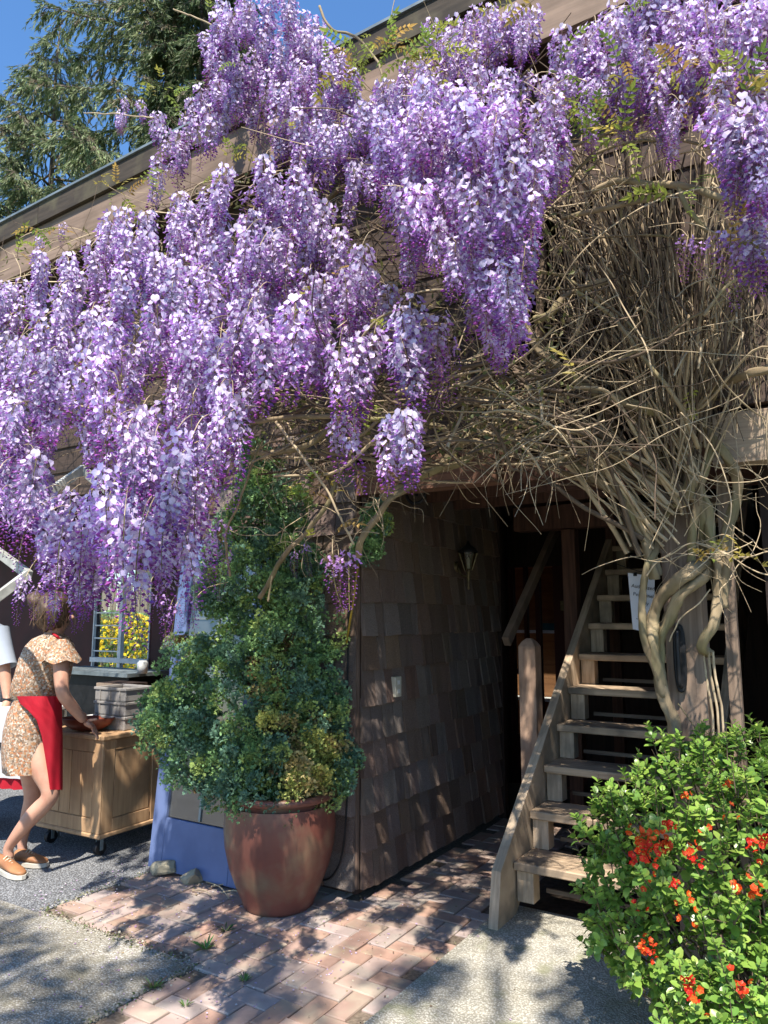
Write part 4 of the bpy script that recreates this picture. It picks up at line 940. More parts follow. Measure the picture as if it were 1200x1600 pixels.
# ================================================================== quince bush, lower right
mat_ql = leafmat('quince_leaf', trans=.3, rough=.32, rand=.12, hue=.008, spec=.5)
mat_qf = leafmat('quince_petal', trans=.3, rough=.5, rand=.1)
qb = thing('flowering_quince_bush', 'bright green quince bush with small orange-red flowers at the foot of the vine post', 'bush', Vector((1.42, 2.75, .035)))
def qleaf(seed):
    r = random.Random(seed); mb = MB(); c = r.choice([(.20,.36,.06),(.27,.43,.08),(.14,.27,.055),(.36,.50,.10)]); L = 1.0; wd = r.uniform(.30,.38); f = r.uniform(.1,.3)
    ps = []
    rows = [(0,.0),(.2,.75),(.5,1),(.8,.72),(1,.0)]
    vs = []; fs = []
    for t, w_ in rows:
        z = -.25*t*t*r.uniform(.5,1.2)
        vs += [(t, -w_*wd, z + f*w_*wd), (t, 0, z), (t, w_*wd, z + f*w_*wd)]
    for i in range(4): a = i*3; fs += [(a,a+3,a+4,a+1),(a+1,a+4,a+5,a+2)]
    mb.add(vs, fs, c); return mb.mesh('leaf', mat_ql, smooth=True)
qls = [qleaf(i) for i in range(8)]
rq = random.Random(9)
blobs = [(1075,1225,3.05,.20),(1010,1275,3.05,.20),(960,1290,3.05,.14),(1150,1215,3.0,.19),(1195,1200,3.1,.20),(985,1370,2.95,.22),(1060,1340,2.85,.28),(1150,1330,2.8,.30),(1010,1440,2.9,.22),(960,1430,3.0,.12),(1100,1450,2.75,.26),(1190,1440,2.75,.26),(1060,1510,2.85,.16),(1110,1590,2.5,.18),(1180,1570,2.5,.20),(1220,1500,2.7,.3),(1230,1300,2.9,.35),(1130,1280,3.1,.25),(1100,1185,3.1,.10),(1240,1640,2.5,.3),(1070,1250,2.95,.22)]
B3 = [(at(px,py,Y), r_) for px,py,Y,r_ in blobs]
leaves = []; stems = MB(); fl = []
base = Vector((1.42, 2.8, .04))
for c3, r_ in B3:
    for q in range(int(90 + 1300*r_*r_)):
        d = rnd_dir(rq)
        if d.y > .5: continue
        tip = c3 + d * r_ * (rq.uniform(.65,1.02) if rq.random() < .88 else rq.uniform(1.1,1.38)) * (1 + .35*mnoise.noise((c3 + d*r_)*6))
        if tip.z < .05: continue
        if any((tip - c2).length < r2*.72 for c2, r2 in B3): continue
        ax = (d*.7 + Vector((rq.gauss(0,.25), rq.gauss(0,.25), .7))).normalized(); L = rq.uniform(.04,.10)
        stems.tube([tip - ax*L*1.6, tip - ax*L*.5, tip + ax*.01], [.0025,.002,.001], 3, cap=False)
        for k in range(rq.randint(7,12)):
            t = k/10; a = k*2.4 + rq.uniform(-.4,.4); e = ax.orthogonal().normalized(); g = ax.cross(e)
            ld = ((e*math.cos(a) + g*math.sin(a)) * rq.uniform(.6,1.1) + ax*(.2 + .8*t) + Vector((0,0,.1))).normalized()
            p = tip - ax*L*(1 - t); s = rq.uniform(.025,.044) * (1.1 - .4*t)
            up = (ax + Vector((0,0,.6)) + rnd_dir(rq)*.4).normalized(); y = up.cross(ld); y = y.normalized() if y.length > .05 else ld.orthogonal().normalized(); z = ld.cross(y)
            m = Matrix((ld*s, y*s, z*s)).transposed().to_4x4(); m.translation = p
            leaves.append(((p - CAM).length, rq.choice(qls), m))
    for q in range(int(1800*r_*r_)):     # leaves deeper inside
        p = c3 + rnd_dir(rq)*r_*rq.uniform(.2,.75); s = rq.uniform(.02,.035)
        if p.z < .04: continue
        m = Matrix.Translation(p) @ Euler((rq.uniform(-1,1), rq.uniform(-1,1), rq.uniform(0,6.28))).to_matrix().to_4x4() @ Matrix.Scale(s, 4); leaves.append((9 + rq.random(), rq.choice(qls), m))
for k in range(46):
    c3, r_ = rq.choice(B3); b = c3 + rnd_dir(rq)*r_*.7; stems.tube(smooth_path([base + Vector((rq.gauss(0,.12), rq.gauss(0,.1), 0)), base.lerp(b,.45) + rnd_dir(rq)*.05, b], 4), [.008 - .0007*i for i in range(9)], 5)
leaves.sort(key=lambda l: l[0]); bo = qb.location
off = Matrix.Translation(-bo)
for d, me, m in leaves[:300]:
    o = link('leaf', me, qb); o.matrix_local = off @ m
o = merge('leaves', [(me, off @ m) for d, me, m in leaves[300:]], mat_ql, qb); o['kind'] = 'stuff'; o.data.polygons.foreach_set('use_smooth', [True]*len(o.data.polygons))
print('quince leaves', len(leaves))
stems.build('stem', mat_twig_d, qb, smooth=True)
def blossom(seed, n):
    r = random.Random(seed); mb = MB()
    for k in range(n):
        c = Vector((r.uniform(-1,1), r.uniform(-1,1), r.uniform(-1,1))) * (.026 if n > 1 else 0); ax = (Vector((0,-1,.4)) + rnd_dir(r)*.9).normalized(); e = ax.orthogonal().normalized(); g = ax.cross(e); kk = r.uniform(.8,1.2)
        for j in range(5):
            a = 2*math.pi*j/5 + r.uniform(-.15,.15); d = e*math.cos(a) + g*math.sin(a); s = g*math.cos(a) - e*math.sin(a)
            l = .0125*r.uniform(.85,1.15); mb.add([c, c + d*l*.6 + s*l*.5 + ax*l*.25, c + d*l + ax*l*.55, c + d*l*.6 - s*l*.5 + ax*l*.25], [(0,1,2),(0,2,3)], (.66*kk,.055*kk,.012))
        for j in range(4):
            d = (ax + rnd_dir(r)*.4).normalized(); mb.add([c + d*.002, c + d*.011 + e*.001, c + d*.011 - e*.001], [(0,1,2)], (.8,.6,.1))
    return mb.mesh('blossom', mat_qf)
bls = [blossom(1,1), blossom(2,3), blossom(3,5), blossom(4,7)]
for px, py, k, s in [(1137,1224,2,.8),(1072,1244,2,.8),(1144,1267,1,.9),(990,1302,3,1),(1010,1310,3,1),(1035,1305,3,.9),(1020,1325,3,1),(995,1335,3,1),(1012,1345,3,.9),(1040,1320,2,1),(1045,1290,2,1),(1000,1318,3,1),(1080,1330,3,.9),(1085,1345,3,.8),(1103,1306,1,.9),(1170,1320,2,.9),(1183,1328,1,1),(1195,1308,2,1),(1012,1375,1,1),(1052,1380,2,.9),(1180,1392,2,1.2),(1150,1385,2,1),(1168,1385,1,1),(1010,1472,3,.8),(1011,1490,3,.8),(1004,1480,2,.8),(1074,1530,2,1.0),(1077,1555,2,1),(1092,1568,1,1),(1155,1523,1,1),(1160,1545,2,1),(1068,1402,1,.9),(1000,1415,1,.8),(1075,1430,1,1)]:
    # sit the blossom on the front of the bush along that sight line
    r = ray(px, py).normalized(); best = None
    for c3, r_ in B3:
        t = (c3 - CAM).dot(r); d2 = (c3 - CAM - r*t).length
        if d2 < r_: tt = t - math.sqrt(r_*r_ - d2*d2)*1.1; best = tt if best is None or tt < best else best
    if best is None: best = 3.0/ r.y
    link('blossom', bls[k], qb, loc=CAM + r*(best + .015) - bo, rot=(rq.uniform(-.4,.4), rq.uniform(-3,3), rq.uniform(-.4,.4)), scale=(s,s,s))

# ================================================================== conifers behind the roof
mat_con = leafmat('conifer_needles', trans=.25, rough=.6, rand=0, hue=0)
mat_ctr = M('conifer_bark', (.17,.13,.10), (.08,.06,.05), .9, 4, (1,1,.3), bump=.5, dist=.02)
def conifer(pos, H, r_fn, seed, label, nl=64, z0=4, dens=1.0, c0=(.17,.215,.095)):
    r = random.Random(seed); t = thing('conifer_tree', label, 'tree', pos, 'conifers beyond the roof')
    m1 = MB(); m1.tube([pos + Vector((0,0,H*i/10)) + Vector((r.gauss(0,.05), r.gauss(0,.05),0)) for i in range(11)], [.28*(1-i/10.5)+.01 for i in range(11)], 10); m1.build('trunk', mat_ctr, t, smooth=True)
    lm = MB(); fo = MB()
    for k in range(nl):
        z = z0 + (H - z0) * (k + r.random()) / nl; az = k*2.4 + r.uniform(-.5,.5); L = r_fn(z) * r.uniform(.7,1.15)
        if L < .15: continue
        o = Vector((math.cos(az), math.sin(az), 0)); s_ = pos + Vector((0,0,z)); pts = []
        for i in range(9):
            q = i/8; pts.append(s_ + o*L*q + Vector((0,0, L*(.10*q - .42*q*q + .22*q**3))) + Vector((r.gauss(0,.03), r.gauss(0,.03), r.gauss(0,.03))))
        lm.tube(pts, [.05*(1-i/8.5)*L/3+.006 for i in range(9)], 5, cap=False)
        side = o.cross(Vector((0,0,1)))
        nbk = int(15*L*dens)
        for b in range(nbk):
            q = r.uniform(.12,1)**.8; p = s_ + o*L*q + Vector((0,0, L*(.10*q - .42*q*q + .22*q**3)))
            sg_ = r.choice((-1,1)); d = (side*sg_*r.uniform(.3,1) + o*r.uniform(.1,.9) + Vector((0,0,r.uniform(-.9,.0)))).normalized(); bl = r.uniform(.4,1.3)*(1.1-.5*q)
            kk = r.uniform(.6,1.35); cc = tuple(x*kk for x in c0)
            if r.random() < .06: cc = (.24*kk,.20*kk,.13*kk)
            tip = p + d*bl + Vector((0,0,-bl*.35)); lm.tube([p, p + d*bl*.5, tip], [.010,.006,.003], 3, cap=False)
            for h in range(int(24*bl/.6)):
                tt = r.uniform(.15,1); pp = p + d*bl*tt + Vector((0,0,-bl*.35*tt*tt)); nd = (d*.8 + rnd_dir(r)*.5 + Vector((0,0,-.55))).normalized(); nl_ = r.uniform(.13,.27); sd = nd.cross(rnd_dir(r)).normalized()*nl_*.07; k2 = r.uniform(.75,1.3)
                c2 = tuple(x*k2 for x in cc); fo.add([pp - sd*.5, pp + nd*nl_*.5 + sd*1.2, pp + nd*nl_, pp + nd*nl_*.5 - sd*1.2], [(0,1,2),(0,2,3)], c2)
    lm.build('limbs', mat_ctr, t, smooth=True, kind='stuff'); o = fo.build('foliage', mat_con, t, kind='stuff'); print('conifer', len(fo.f)); return t
def gp(px, Y): return Vector(((px-600)/FP*Y*.93, Y, 0))
conifer(Vector((-7.5, 23.3, 0)), 38, lambda z: max(.1, 6.3*(1-(z/40)**1.5)), 3, 'tall grey-green conifer rising behind the roof, directly left of the wisteria', 96, 9, 1.5)
conifer(Vector((-5.6, 20.6, 0)), 31, lambda z: max(.1, 2.2*(1-(z/36)**2)), 4, 'dense dark conifer column behind the highest wisteria flowers', 90, 9, 3.4, (.10,.135,.055))
conifer(Vector((-12.9, 26.5, 0)), 25, lambda z: max(.05, 5.0*(1-(z/25.2)**2.6)), 8, 'lower conifer at the left edge of the picture beyond the roof', 84, 8, 1.6)
# ================================================================== things on the left
def gpt(px, py, z=0): 
    r = ray(px, py); return CAM + r * ((z - CAMZ) / r.z)
# leaning blue door
mat_blue = M('pale_blue_paint', (.125,.165,.31), (.10,.135,.26), .5, 7, bump=.1, stain=(.13,.18,.34), stain_scale=4)
D0 = W(-1.39, -.235, .012); dd = thing('blue_door', 'pale blue glazed door leaning on the wall behind the potted cypress', 'door', D0)
dup_ = (W(-1.39, -.045, 2.05) - D0).normalized(); dn = UU.cross(dup_).normalized(); DW = .78; DH = 2.04
Dm = Matrix((UU, dn, dup_)).transposed().to_4x4(); Dm.translation = D0      # x = width, y = into the wall, z = up the door
def dbox(name, x0, x1, z0, z1, y0=-.02, y1=.02, mat=mat_blue, bevel=.003, parent=dd):
    mb = MB(); mb.box((x0,y0,z0),(x1,y1,z1), Dm); return mb.build(name, mat, parent, bevel=bevel)
dbox('stile', 0, .115, 0, DH); dbox('stile', DW-.115, DW, 0, DH); dbox('bottom_rail', .116, DW-.116, 0, .30); dbox('top_rail', .116, DW-.116, DH-.13, DH)
dbox('glazing_bar', DW/2-.008, DW/2+.008, .31, DH-.14, -.012, .012, mat_metal, 0)
for z in (.72, 1.12, 1.52): dbox('glazing_bar', .117, DW-.117, z, z+.014, -.010, .010, mat_metal, 0)
mirror = nodes('dark_door_glass'); gm, gt, gb, go = mirror; gb.inputs['Base Color'].default_value = (.05,.055,.06,1); gb.inputs['Roughness'].default_value = .06; gb.inputs['Specular IOR Level'].default_value = 1.0; gb.inputs['Coat Weight'].default_value = .8; gb.inputs['Coat Roughness'].default_value = .03
dbox('pane', .117, DW-.117, .305, DH-.135, -.003, .003, gm, 0)
# two stones
def stone(px, py, sx, sy, sz, seed, label, rz=0):
    p = gpt(px, py); bm = bmesh.new(); bmesh.ops.create_icosphere(bm, subdivisions=3, radius=1); r = random.Random(seed)
    planes = [(rnd_dir(r), r.uniform(.5,.82)) for _ in range(9)]
    for v in bm.verts:
        for n, d in planes:
            k = v.co.dot(n)
            if k > d: v.co -= n*(k-d)
        v.co += mnoise.noise_vector(v.co*2.5 + Vector((seed,0,0)))*.08
        v.co = Vector((v.co.x*sx, v.co.y*sy, v.co.z*sz))
    me = bpy.data.meshes.new('rock'); bm.to_mesh(me); bm.free(); me.materials.append(mat_stone)
    return tag(link('rock', me, loc=p + Vector((0,0,sz*.72)), rot=(0,0,rz)), label, 'stone')
mat_stone = M('pale_field_stone', (.34,.30,.21), (.20,.18,.14), .9, 6, bump=.7, dist=.01, stain=(.42,.38,.24), stain_scale=6)
stone(259, 1368, .095, .06, .058, 2, 'rounded pale stone at the left foot of the blue door', .1)
stone(300, 1380, .085, .06, .052, 5, 'angular grey stone against the foot of the blue door, right of the rounder one', -.3)
mb = MB()
for a, b in (((322,1378),(358,1404)),((330,1385),(372,1388)),((345,1395),(380,1398)),((300,1392),(330,1400))):
    p, q = gpt(*a, .012), gpt(*b, .010); mb.tube(smooth_path([p, p.lerp(q,.5) + Vector((.01,.015,.012)), q], 4), .004, 4)
tag(mb.build('fallen_twigs', mat_twig), 'dry fallen twigs on the shaded bricks beside the pot', 'twigs')

# rolling cabinet
mat_pine = M('honey_pine', (.50,.32,.175), (.36,.215,.115), .55, 4, (9,9,.6), bump=.2, dist=.002, stain=(.27,.16,.085), stain_scale=3)
K = Vector((-1.845, 5.03, 0)); ca = Vector((.5,.866,0)); cb = Vector((-.866,.5,0)); CM = Matrix((-cb, ca, Vector((0,0,1)))).transposed().to_4x4()   # x to the right, y into depth
CM.translation = K + cb*.64
cart = thing('rolling_cabinet', 'honey coloured panelled pine cabinet on black casters behind the woman', 'cabinet', K + cb*.32 + ca*.45)
def cbox(name, lo, hi, mat=mat_pine, bevel=0, parent=cart): mb = MB(); mb.box(lo, hi, CM); return mb.build(name, mat, parent, bevel=bevel)
CWd, CD, Z0, Z1 = .64, .95, .115, .755
cbox('body', (.012,.012,Z0+.03), (CWd-.012, CD-.012, Z1-.02))
cbox('base', (-.006,-.006,Z0), (CWd+.006, CD, Z0+.03), bevel=.008); cbox('top', (-.015,-.015,Z1-.02), (CWd+.015, CD, Z1+.012), bevel=.006)
for x0, x1 in ((0,.09),(CWd-.085,CWd)): cbox('stile', (x0,0,Z0+.032), (x1,.011,Z1-.022), bevel=.002)
for z0, z1 in ((Z0+.032, Z0+.12),(Z1-.10, Z1-.022)): cbox('rail', (.092,0,z0), (CWd-.087,.011,z1), bevel=.002)
for k in range(4): x = .11 + k*.11; cbox('plank', (x,.006,Z0+.125), (x+.106,.0105,Z1-.105), bevel=.002)
for y0, y1 in ((0,.10),(.42,.55),(.85,CD-.01)): cbox('stile', (CWd-.0115,y0+.012,Z0+.032), (CWd,y1,Z1-.022), bevel=.002)
for y0, y1 in ((.102,.418),(.552,.848)):
    for z0, z1 in ((Z0+.032, Z0+.11),(Z1-.09,Z1-.022)): cbox('rail', (CWd-.0115,y0,z0), (CWd,y1,z1), bevel=.002)
    cbox('panel', (CWd-.0115,y0+.006,Z0+.115), (CWd-.004,y1-.006,Z1-.095), bevel=.003)
for x, y in ((.07,.07),(CWd-.06,.06),(.07,CD-.08),(CWd-.06,CD-.08)):
    mb = MB(); mb.box((x-.03,y-.03,Z0-.012),(x+.03,y+.03,Z0-.001), CM); mb.box((x-.022,y-.012,.03),(x-.018,y+.012,Z0-.013), CM); mb.box((x+.018,y-.012,.03),(x+.022,y+.012,Z0-.013), CM)
    cs = mb.build('caster', mat_metal, cart)
    mb = MB(); c = CM @ Vector((x,y,.042)); ax = (CM.to_3x3() @ Vector((1,0,0))); mb.tube([c - ax*.016, c + ax*.016], .042, 18); mb.build('wheel', mat_black, cs, smooth=False)
    mb = MB(); mb.tube([c - ax*.027, c + ax*.027], .009, 8); mb.build('axle', mat_metal, cs)
# things on the cabinet
def on(x, y, z=0): return CM @ Vector((x, y, Z1 + .012 + z))
mat_crate = M('grey_plastic_crate', (.30,.28,.26), (.25,.235,.22), .6, 4, bump=.05)
def crate(level, label):
    t = thing('storage_crate', label, 'crate', on(.43,.36,level*.095), 'grey crates stacked on the cabinet')
    x0,x1,y0,y1 = .27,.60,.20,.46; z = .0 + level*.096
    def b(name, lo, hi): mb = MB(); mb.box(lo, hi, CM @ Matrix.Translation((0,0,Z1+.012))); mb.build(name, mat_crate, t, bevel=.002)
    b('floor', (x0+.01,y0+.01,z), (x1-.01,y1-.01,z+.006))
    for lo, hi in (((x0+.008,y0+.008,z+.006),(x1-.008,y0+.014,z+.076)), ((x0+.008,y1-.014,z+.006),(x1-.008,y1-.008,z+.076)), ((x0+.008,y0+.014,z+.006),(x0+.014,y1-.014,z+.076)), ((x1-.014,y0+.014,z+.006),(x1-.008,y1-.014,z+.076))): b('side', lo, hi)
    for lo, hi in (((x0,y0,z+.076),(x1,y0+.016,z+.093)), ((x0,y1-.016,z+.076),(x1,y1,z+.093)), ((x0,y0+.016,z+.076),(x0+.016,y1-.016,z+.093)), ((x1-.016,y0+.016,z+.076),(x1,y1-.016,z+.093))): b('lip', lo, hi)
    for k in range(3): xx = x0+.06+k*.1; b('rib', (xx,y0+.001,z+.006),(xx+.008,y0+.008,z+.076))
crate(0, 'bottom grey plastic crate of the stack of three on the pine cabinet'); crate(1, 'middle grey plastic crate of the stack of three on the pine cabinet'); crate(2, 'topmost grey plastic crate of the stack of three on the pine cabinet')
mat_bowl = M('red_brown_wood_bowl', (.20,.055,.03), (.11,.03,.02), .35, 5, bump=.15)
c = on(.36,.09)
bw = MB(); bw.lathe(c, [(.05,.0),(.10,.012),(.15,.045),(.175,.085),(.170,.09),(.14,.05),(.09,.02),(.001,.016)], 28, sx=1.05, sy=.62)
tag(bw.build('wooden_bowl', mat_bowl, smooth=True), 'reddish wooden bowl on the cabinet beside the woman’s hand', 'bowl')
bx = thing('wooden_box', 'long weathered wooden box of horizontal boards behind the bowl on the cabinet', 'box', on(.1,.5))
for k in range(4): mb = MB(); mb.box((-.05,.48,.10+k*.058),(.27,.50,.154+k*.058), CM @ Matrix.Translation((0,0,Z1-.04))); mb.build('board', mat_pine if k == 0 else M('weathered_box_board', (.30,.23,.17),(.2,.15,.11), .8, 4, (1,9,9), bump=.3), bx)
mb = MB(); mb.box((-.05,.502,.10),(.265,.70,.33), CM @ Matrix.Translation((0,0,Z1-.04))); mb.build('inner_body', mat_dark, bx)
mb = MB(); mb.box((-.04,.30,0),(.26,.47,.045), CM @ Matrix.Translation((0,0,Z1+.013))); tag(mb.build('white_tray', mat_white, bevel=.004), 'low white tray between the bowl and the wooden box', 'tray')
mb = MB(); p = atv(172, 1052, .55); 
ct = thing('dark_counter', 'dark counter with a thin grey top under the garden window', 'counter', Vector((p.x, p.y, 0)))
zc = p.z + .02; uc = (p - C).dot(UU)
mb = MB(); mb.ubox(uc-.7, uc+.36, .45, .8, .0, zc-.03); mb.build('body', mat_black, ct)
mb = MB(); mb.ubox(uc-.75, uc+.40, .40, .85, zc-.029, zc); mb.build('counter_top', mat_metal, ct)
p = atv(222, 1056, .5); mb = MB(); mb.lathe(Vector((p.x,p.y,zc+.001)), [(.001,0),(.04,0),(.045,.08),(.03,.10),(.001,.1)], 12); tag(mb.build('white_jug', mat_white, smooth=True), 'small white jug on the dark counter below the garden window', 'jug')

# garden seen through the window
ys = Vector((-5.15, 14.0, .1)); yb = thing('yellow_shrub', 'yellow flowering shrub in the sun beyond the shop window', 'shrub', ys); mb = MB(); sb = MB(); r = random.Random(3)
for k in range(5200):
    d = rnd_dir(r); p = ys + Vector((d.x*1.7, d.y*.7, .70 + d.z*.72)) * 1.0; p.z += .2*mnoise.noise(p*2)
    n = rnd_dir(r); s = n.orthogonal().normalized()*.035; q = n.cross(s)
    yel = r.random() < .7 and d.z > -.5
    mb.add([p - s, p + q, p + s, p - q], [(0,1,2,3)], (.85,.62,.02) if yel else (.08,.14,.03))
mb.build('flowers', mat_litter, yb, kind='stuff')
for k in range(12): sb.tube([ys, ys + Vector((r.uniform(-.9,.9), r.uniform(-.3,.3), 1))], .012, 4)
sb.build('stem', mat_twig_d, yb)
gsx = Vector((-6.3, 16.5, 0)); mb = MB()
for k in range(5000):
    d = rnd_dir(r); p = gsx + Vector((d.x*2.6, d.y*.8, .8 + d.z*.85)); n = rnd_dir(r); s = n.orthogonal().normalized()*.05; q = n.cross(s)
    mb.add([p - s, p + q, p + s, p - q], [(0,1,2,3)], r.choice([(.10,.24,.05),(.14,.30,.07),(.6,.6,.55) if r.random() < .12 else (.09,.2,.05)]))
tag(mb.build('green_shrub', mat_litter), 'mid green shrub dotted with white behind the yellow shrub in the garden', 'shrub')
gf = thing('garden_fence', 'grey vertical board fence at the back of the garden beyond the window', 'fence', Vector((-7, 19, 0)))
for k in range(42): mb = MB(); x = -11 + k*.2; mb.box((x,19,.03),(x+.17,19.03,2.35 + r.uniform(-.02,.02))); mb.build('board', mat_board_z, gf)
mb = MB(); mb.box((-11,19.031,.5),(-2.6,19.07,.6)); mb.box((-11,19.031,1.6),(-2.6,19.07,1.7)); mb.build('rail', mat_board_z, gf)
# white awning frame under the flowers
def awn(pts, label):
    t = thing('awning_frame', label, 'awning', at(*pts[0][0]))
    for a, b in pts: mb = MB(); mb.bar(at(*a), at(*b), .035, .05); mb.build('bar', mat_aw, t, bevel=.003)
mat_aw = M('weathered_white_bar', (.50,.50,.46), (.30,.30,.28), .6, 14, bump=.2, stain=(.25,.25,.22), stain_scale=8)
awn([((-60,975,3.9),(44,897,4.15)),((46,899,4.15),(-50,828,4.6)),((-110,930,4.35),(-55,970,3.9))], 'white timber awning frame at the left edge beneath the flowers')
awn([((44,792,4.0),(132,732,4.3)),((130,735,4.3),(210,800,4.0))], 'white timber awning bar among the flowers above the other frame')

# ================================================================== people
def skin(verts, edges, root=0, sub=2):
    """verts: (co, radius); a Skin modifier grows one continuous surface, baked to a mesh"""
    me = bpy.data.meshes.new('sk'); me.from_pydata([tuple(v[0]) for v in verts], edges, []); o = bpy.data.objects.new('sk', me); col.objects.link(o)
    md_ = o.modifiers.new('s', 'SKIN'); md_.use_smooth_shade = True
    for i, v in enumerate(verts):
        sv = me.skin_vertices[0].data[i]; rr = v[1]; sv.radius = rr if hasattr(rr, '__len__') else (rr, rr); sv.use_root = (i == root)
    m2 = o.modifiers.new('d', 'SUBSURF'); m2.levels = sub; m2.render_levels = sub
    dg = bpy.context.evaluated_depsgraph_get(); dg.update(); res = bpy.data.meshes.new_from_object(o.evaluated_get(dg)); bpy.data.objects.remove(o); bpy.data.meshes.remove(me)
    return res
def addmesh(mb, me, c=None): mb.add([v.co.copy() for v in me.vertices], [tuple(p.vertices) for p in me.polygons], c)
def hand(mb, wr, palm, knuck, side, curl, thumb_dir, s=1.0):
    """palm and five bent, unequal fingers as skinned chains rooted in the palm"""
    f = (knuck - wr).normalized(); L = .085*s
    addmesh(mb, skin([(wr, .022*s), (wr + f*.03*s, (.030*s,.018*s)), (wr + f*.075*s, (.036*s,.014*s))], [(0,1),(1,2)], 0, 1))
    for i, (o, l) in enumerate(((-.030,.90),(-.010,1.0),(.011,.95),(.030,.74))):
        a = wr + f*.055*s + side*o*s; b = a + f*.045*s*l + curl*.004; c = b + (f*.6 + curl*.75).normalized()*.028*s*l; d = c + (f*.15 + curl).normalized()*.024*s*l
        addmesh(mb, skin([(a,.0095*s),(b,.0092*s),(c,.0082*s),(d,.0062*s)], [(0,1),(1,2),(2,3)], 0, 1))
    a = wr + f*.025*s - side*.018*s; b = a + thumb_dir*.038*s; c = b + (thumb_dir + f*.25).normalized()*.030*s
    addmesh(mb, skin([(a,.012*s),(b,.0105*s),(c,.0075*s)], [(0,1),(1,2)], 0, 1))
mat_skin = M('skin', (.50,.28,.19), (.42,.21,.14), .5, 14, bump=.15, dist=.002, spec=.4)
gw = gpt(30, 1355); wm = thing('person', 'woman in a floral romper and red apron leaning to push the pine cabinet', 'person', Vector((-2.15, 4.85, 0)))
A = lambda px, py, Y: at(px, py, Y)
vb = [(A(52,1165,4.93),.125),(A(62,1098,4.93),.11),(A(72,1045,4.93),.14),(A(80,1005,4.93),.075),(A(86,985,4.93),.052),(A(92,965,4.92),.088),(A(93,945,4.92),.082),
 (A(94,1020,4.79),.056),(A(97,1085,4.72),.043),(A(116,1108,4.80),.038),(A(132,1128,4.87),.025),
 (A(70,1018,5.08),.055),(A(88,1080,5.16),.042),(A(118,1112,5.2),.025),
 (A(58,1180,4.84),.092),(A(83,1243,4.80),.058),(A(50,1275,4.80),.055),(A(30,1300,4.80),.042),(A(12,1325,4.82),.032),(A(14,1345,4.82),.035),
 (A(46,1180,5.02),.090),(A(52,1243,5.03),.056),(A(44,1275,5.06),.052),(A(36,1305,5.06),.036),(A(34,1325,5.05),.031),(A(38,1340,5.04),.034)]
eb = [(0,1),(1,2),(2,3),(3,4),(4,5),(5,6),(2,7),(7,8),(8,9),(9,10),(2,11),(11,12),(12,13),(0,14),(14,15),(15,16),(16,17),(17,18),(18,19),(0,20),(20,21),(21,22),(22,23),(23,24),(24,25)]
mb = MB(); addmesh(mb, skin(vb, eb))
hand(mb, A(132,1128,4.87), None, A(150,1141,4.93), Vector((-.4,.3,.8)).normalized() * -1, Vector((.15,-.2,-1)).normalized(), Vector((.95,.2,.25)).normalized(), 1.0)
hand(mb, A(118,1112,5.2), None, A(132,1122,5.26), Vector((0,.6,.8)).normalized(), Vector((.1,0,-1)), Vector((.9,-.3,.3)).normalized(), .95)
# face features (she looks away to the right)
addmesh(mb, skin([(A(110,962,4.90),.014),(A(115,966,4.88),.012)], [(0,1)], 0, 1))
addmesh(mb, skin([(A(90,966,4.835),(.020,.010)),(A(88,973,4.84),(.014,.008))], [(0,1)], 0, 1))
mb.build('body', mat_skin, wm, smooth=True)
def floral(name):
    m, t, b, o = nodes(name); co = coords(t); v = N(t, 'ShaderNodeTexVoronoi'); v.inputs['Scale'].default_value = 105; t.links.new(co, v.inputs['Vector'])
    sp = N(t, 'ShaderNodeSeparateColor'); t.links.new(v.outputs['Color'], sp.inputs[0]); cr = N(t, 'ShaderNodeValToRGB'); cr.color_ramp.interpolation = 'CONSTANT'; e = cr.color_ramp.elements
    pal = [(.34,.25,.17),(.36,.14,.06),(.40,.31,.23),(.16,.11,.075),(.40,.20,.09),(.50,.43,.35),(.22,.15,.10),(.30,.19,.12)]
    while len(e) < len(pal): e.new(.5)
    for i, c in enumerate(pal): e[i].position = i/len(pal); e[i].color = (*c,1)
    t.links.new(sp.outputs[0], cr.inputs[0]); t.links.new(cr.outputs[0], b.inputs['Base Color']); b.inputs['Roughness'].default_value = .8
    n = N(t, 'ShaderNodeTexNoise'); n.inputs['Scale'].default_value = 9; t.links.new(co, n.inputs['Vector']); bp = N(t, 'ShaderNodeBump'); bp.inputs['Strength'].default_value = .6; bp.inputs['Distance'].default_value = .02; t.links.new(n.outputs[0], bp.inputs['Height']); t.links.new(bp.outputs[0], b.inputs['Normal'])
    return m
mat_floral = floral('floral_fabric'); mat_red = M('red_apron_cloth', (.42,.008,.022), (.30,.006,.016), .75, 5, bump=.3, dist=.01)
def rings(spec, Y, n=28, fold=.0, seed=0):
    out = []
    for k, (cx, cy, hw, dp) in enumerate(spec):
        c = at(cx, cy, Y); rx = hw/FP*Y; ring = []
        for j in range(n):
            a = 2*math.pi*j/n; f = 1 + fold*(k/len(spec))*math.sin(a*7 + seed) + fold*.6*mnoise.noise(Vector((math.cos(a)*2, math.sin(a)*2, k*.4 + seed)))
            ring.append(c + Vector((rx*math.cos(a)*f, dp*math.sin(a)*f, 0)))
        out.append(ring)
    return out
mb = MB(); mb.loft(rings([(84,990,13,.075),(80,998,27,.12),(78,1010,35,.165),(74,1028,38,.185),(69,1048,39,.18),(63,1068,39,.17),(59,1084,38,.165),(58,1090,34,.15)], 4.93, fold=.06), cap=False); mb.loft(rings([(60,1086,32,.145),(54,1112,36,.17),(49,1140,37,.185),(47,1170,37,.19),(46,1203,33,.195)], 4.93, fold=.06, seed=2), cap=False)
mb.build('romper', mat_floral, wm, smooth=True)
mb = MB(); sh_c = A(98,1012,4.80); 
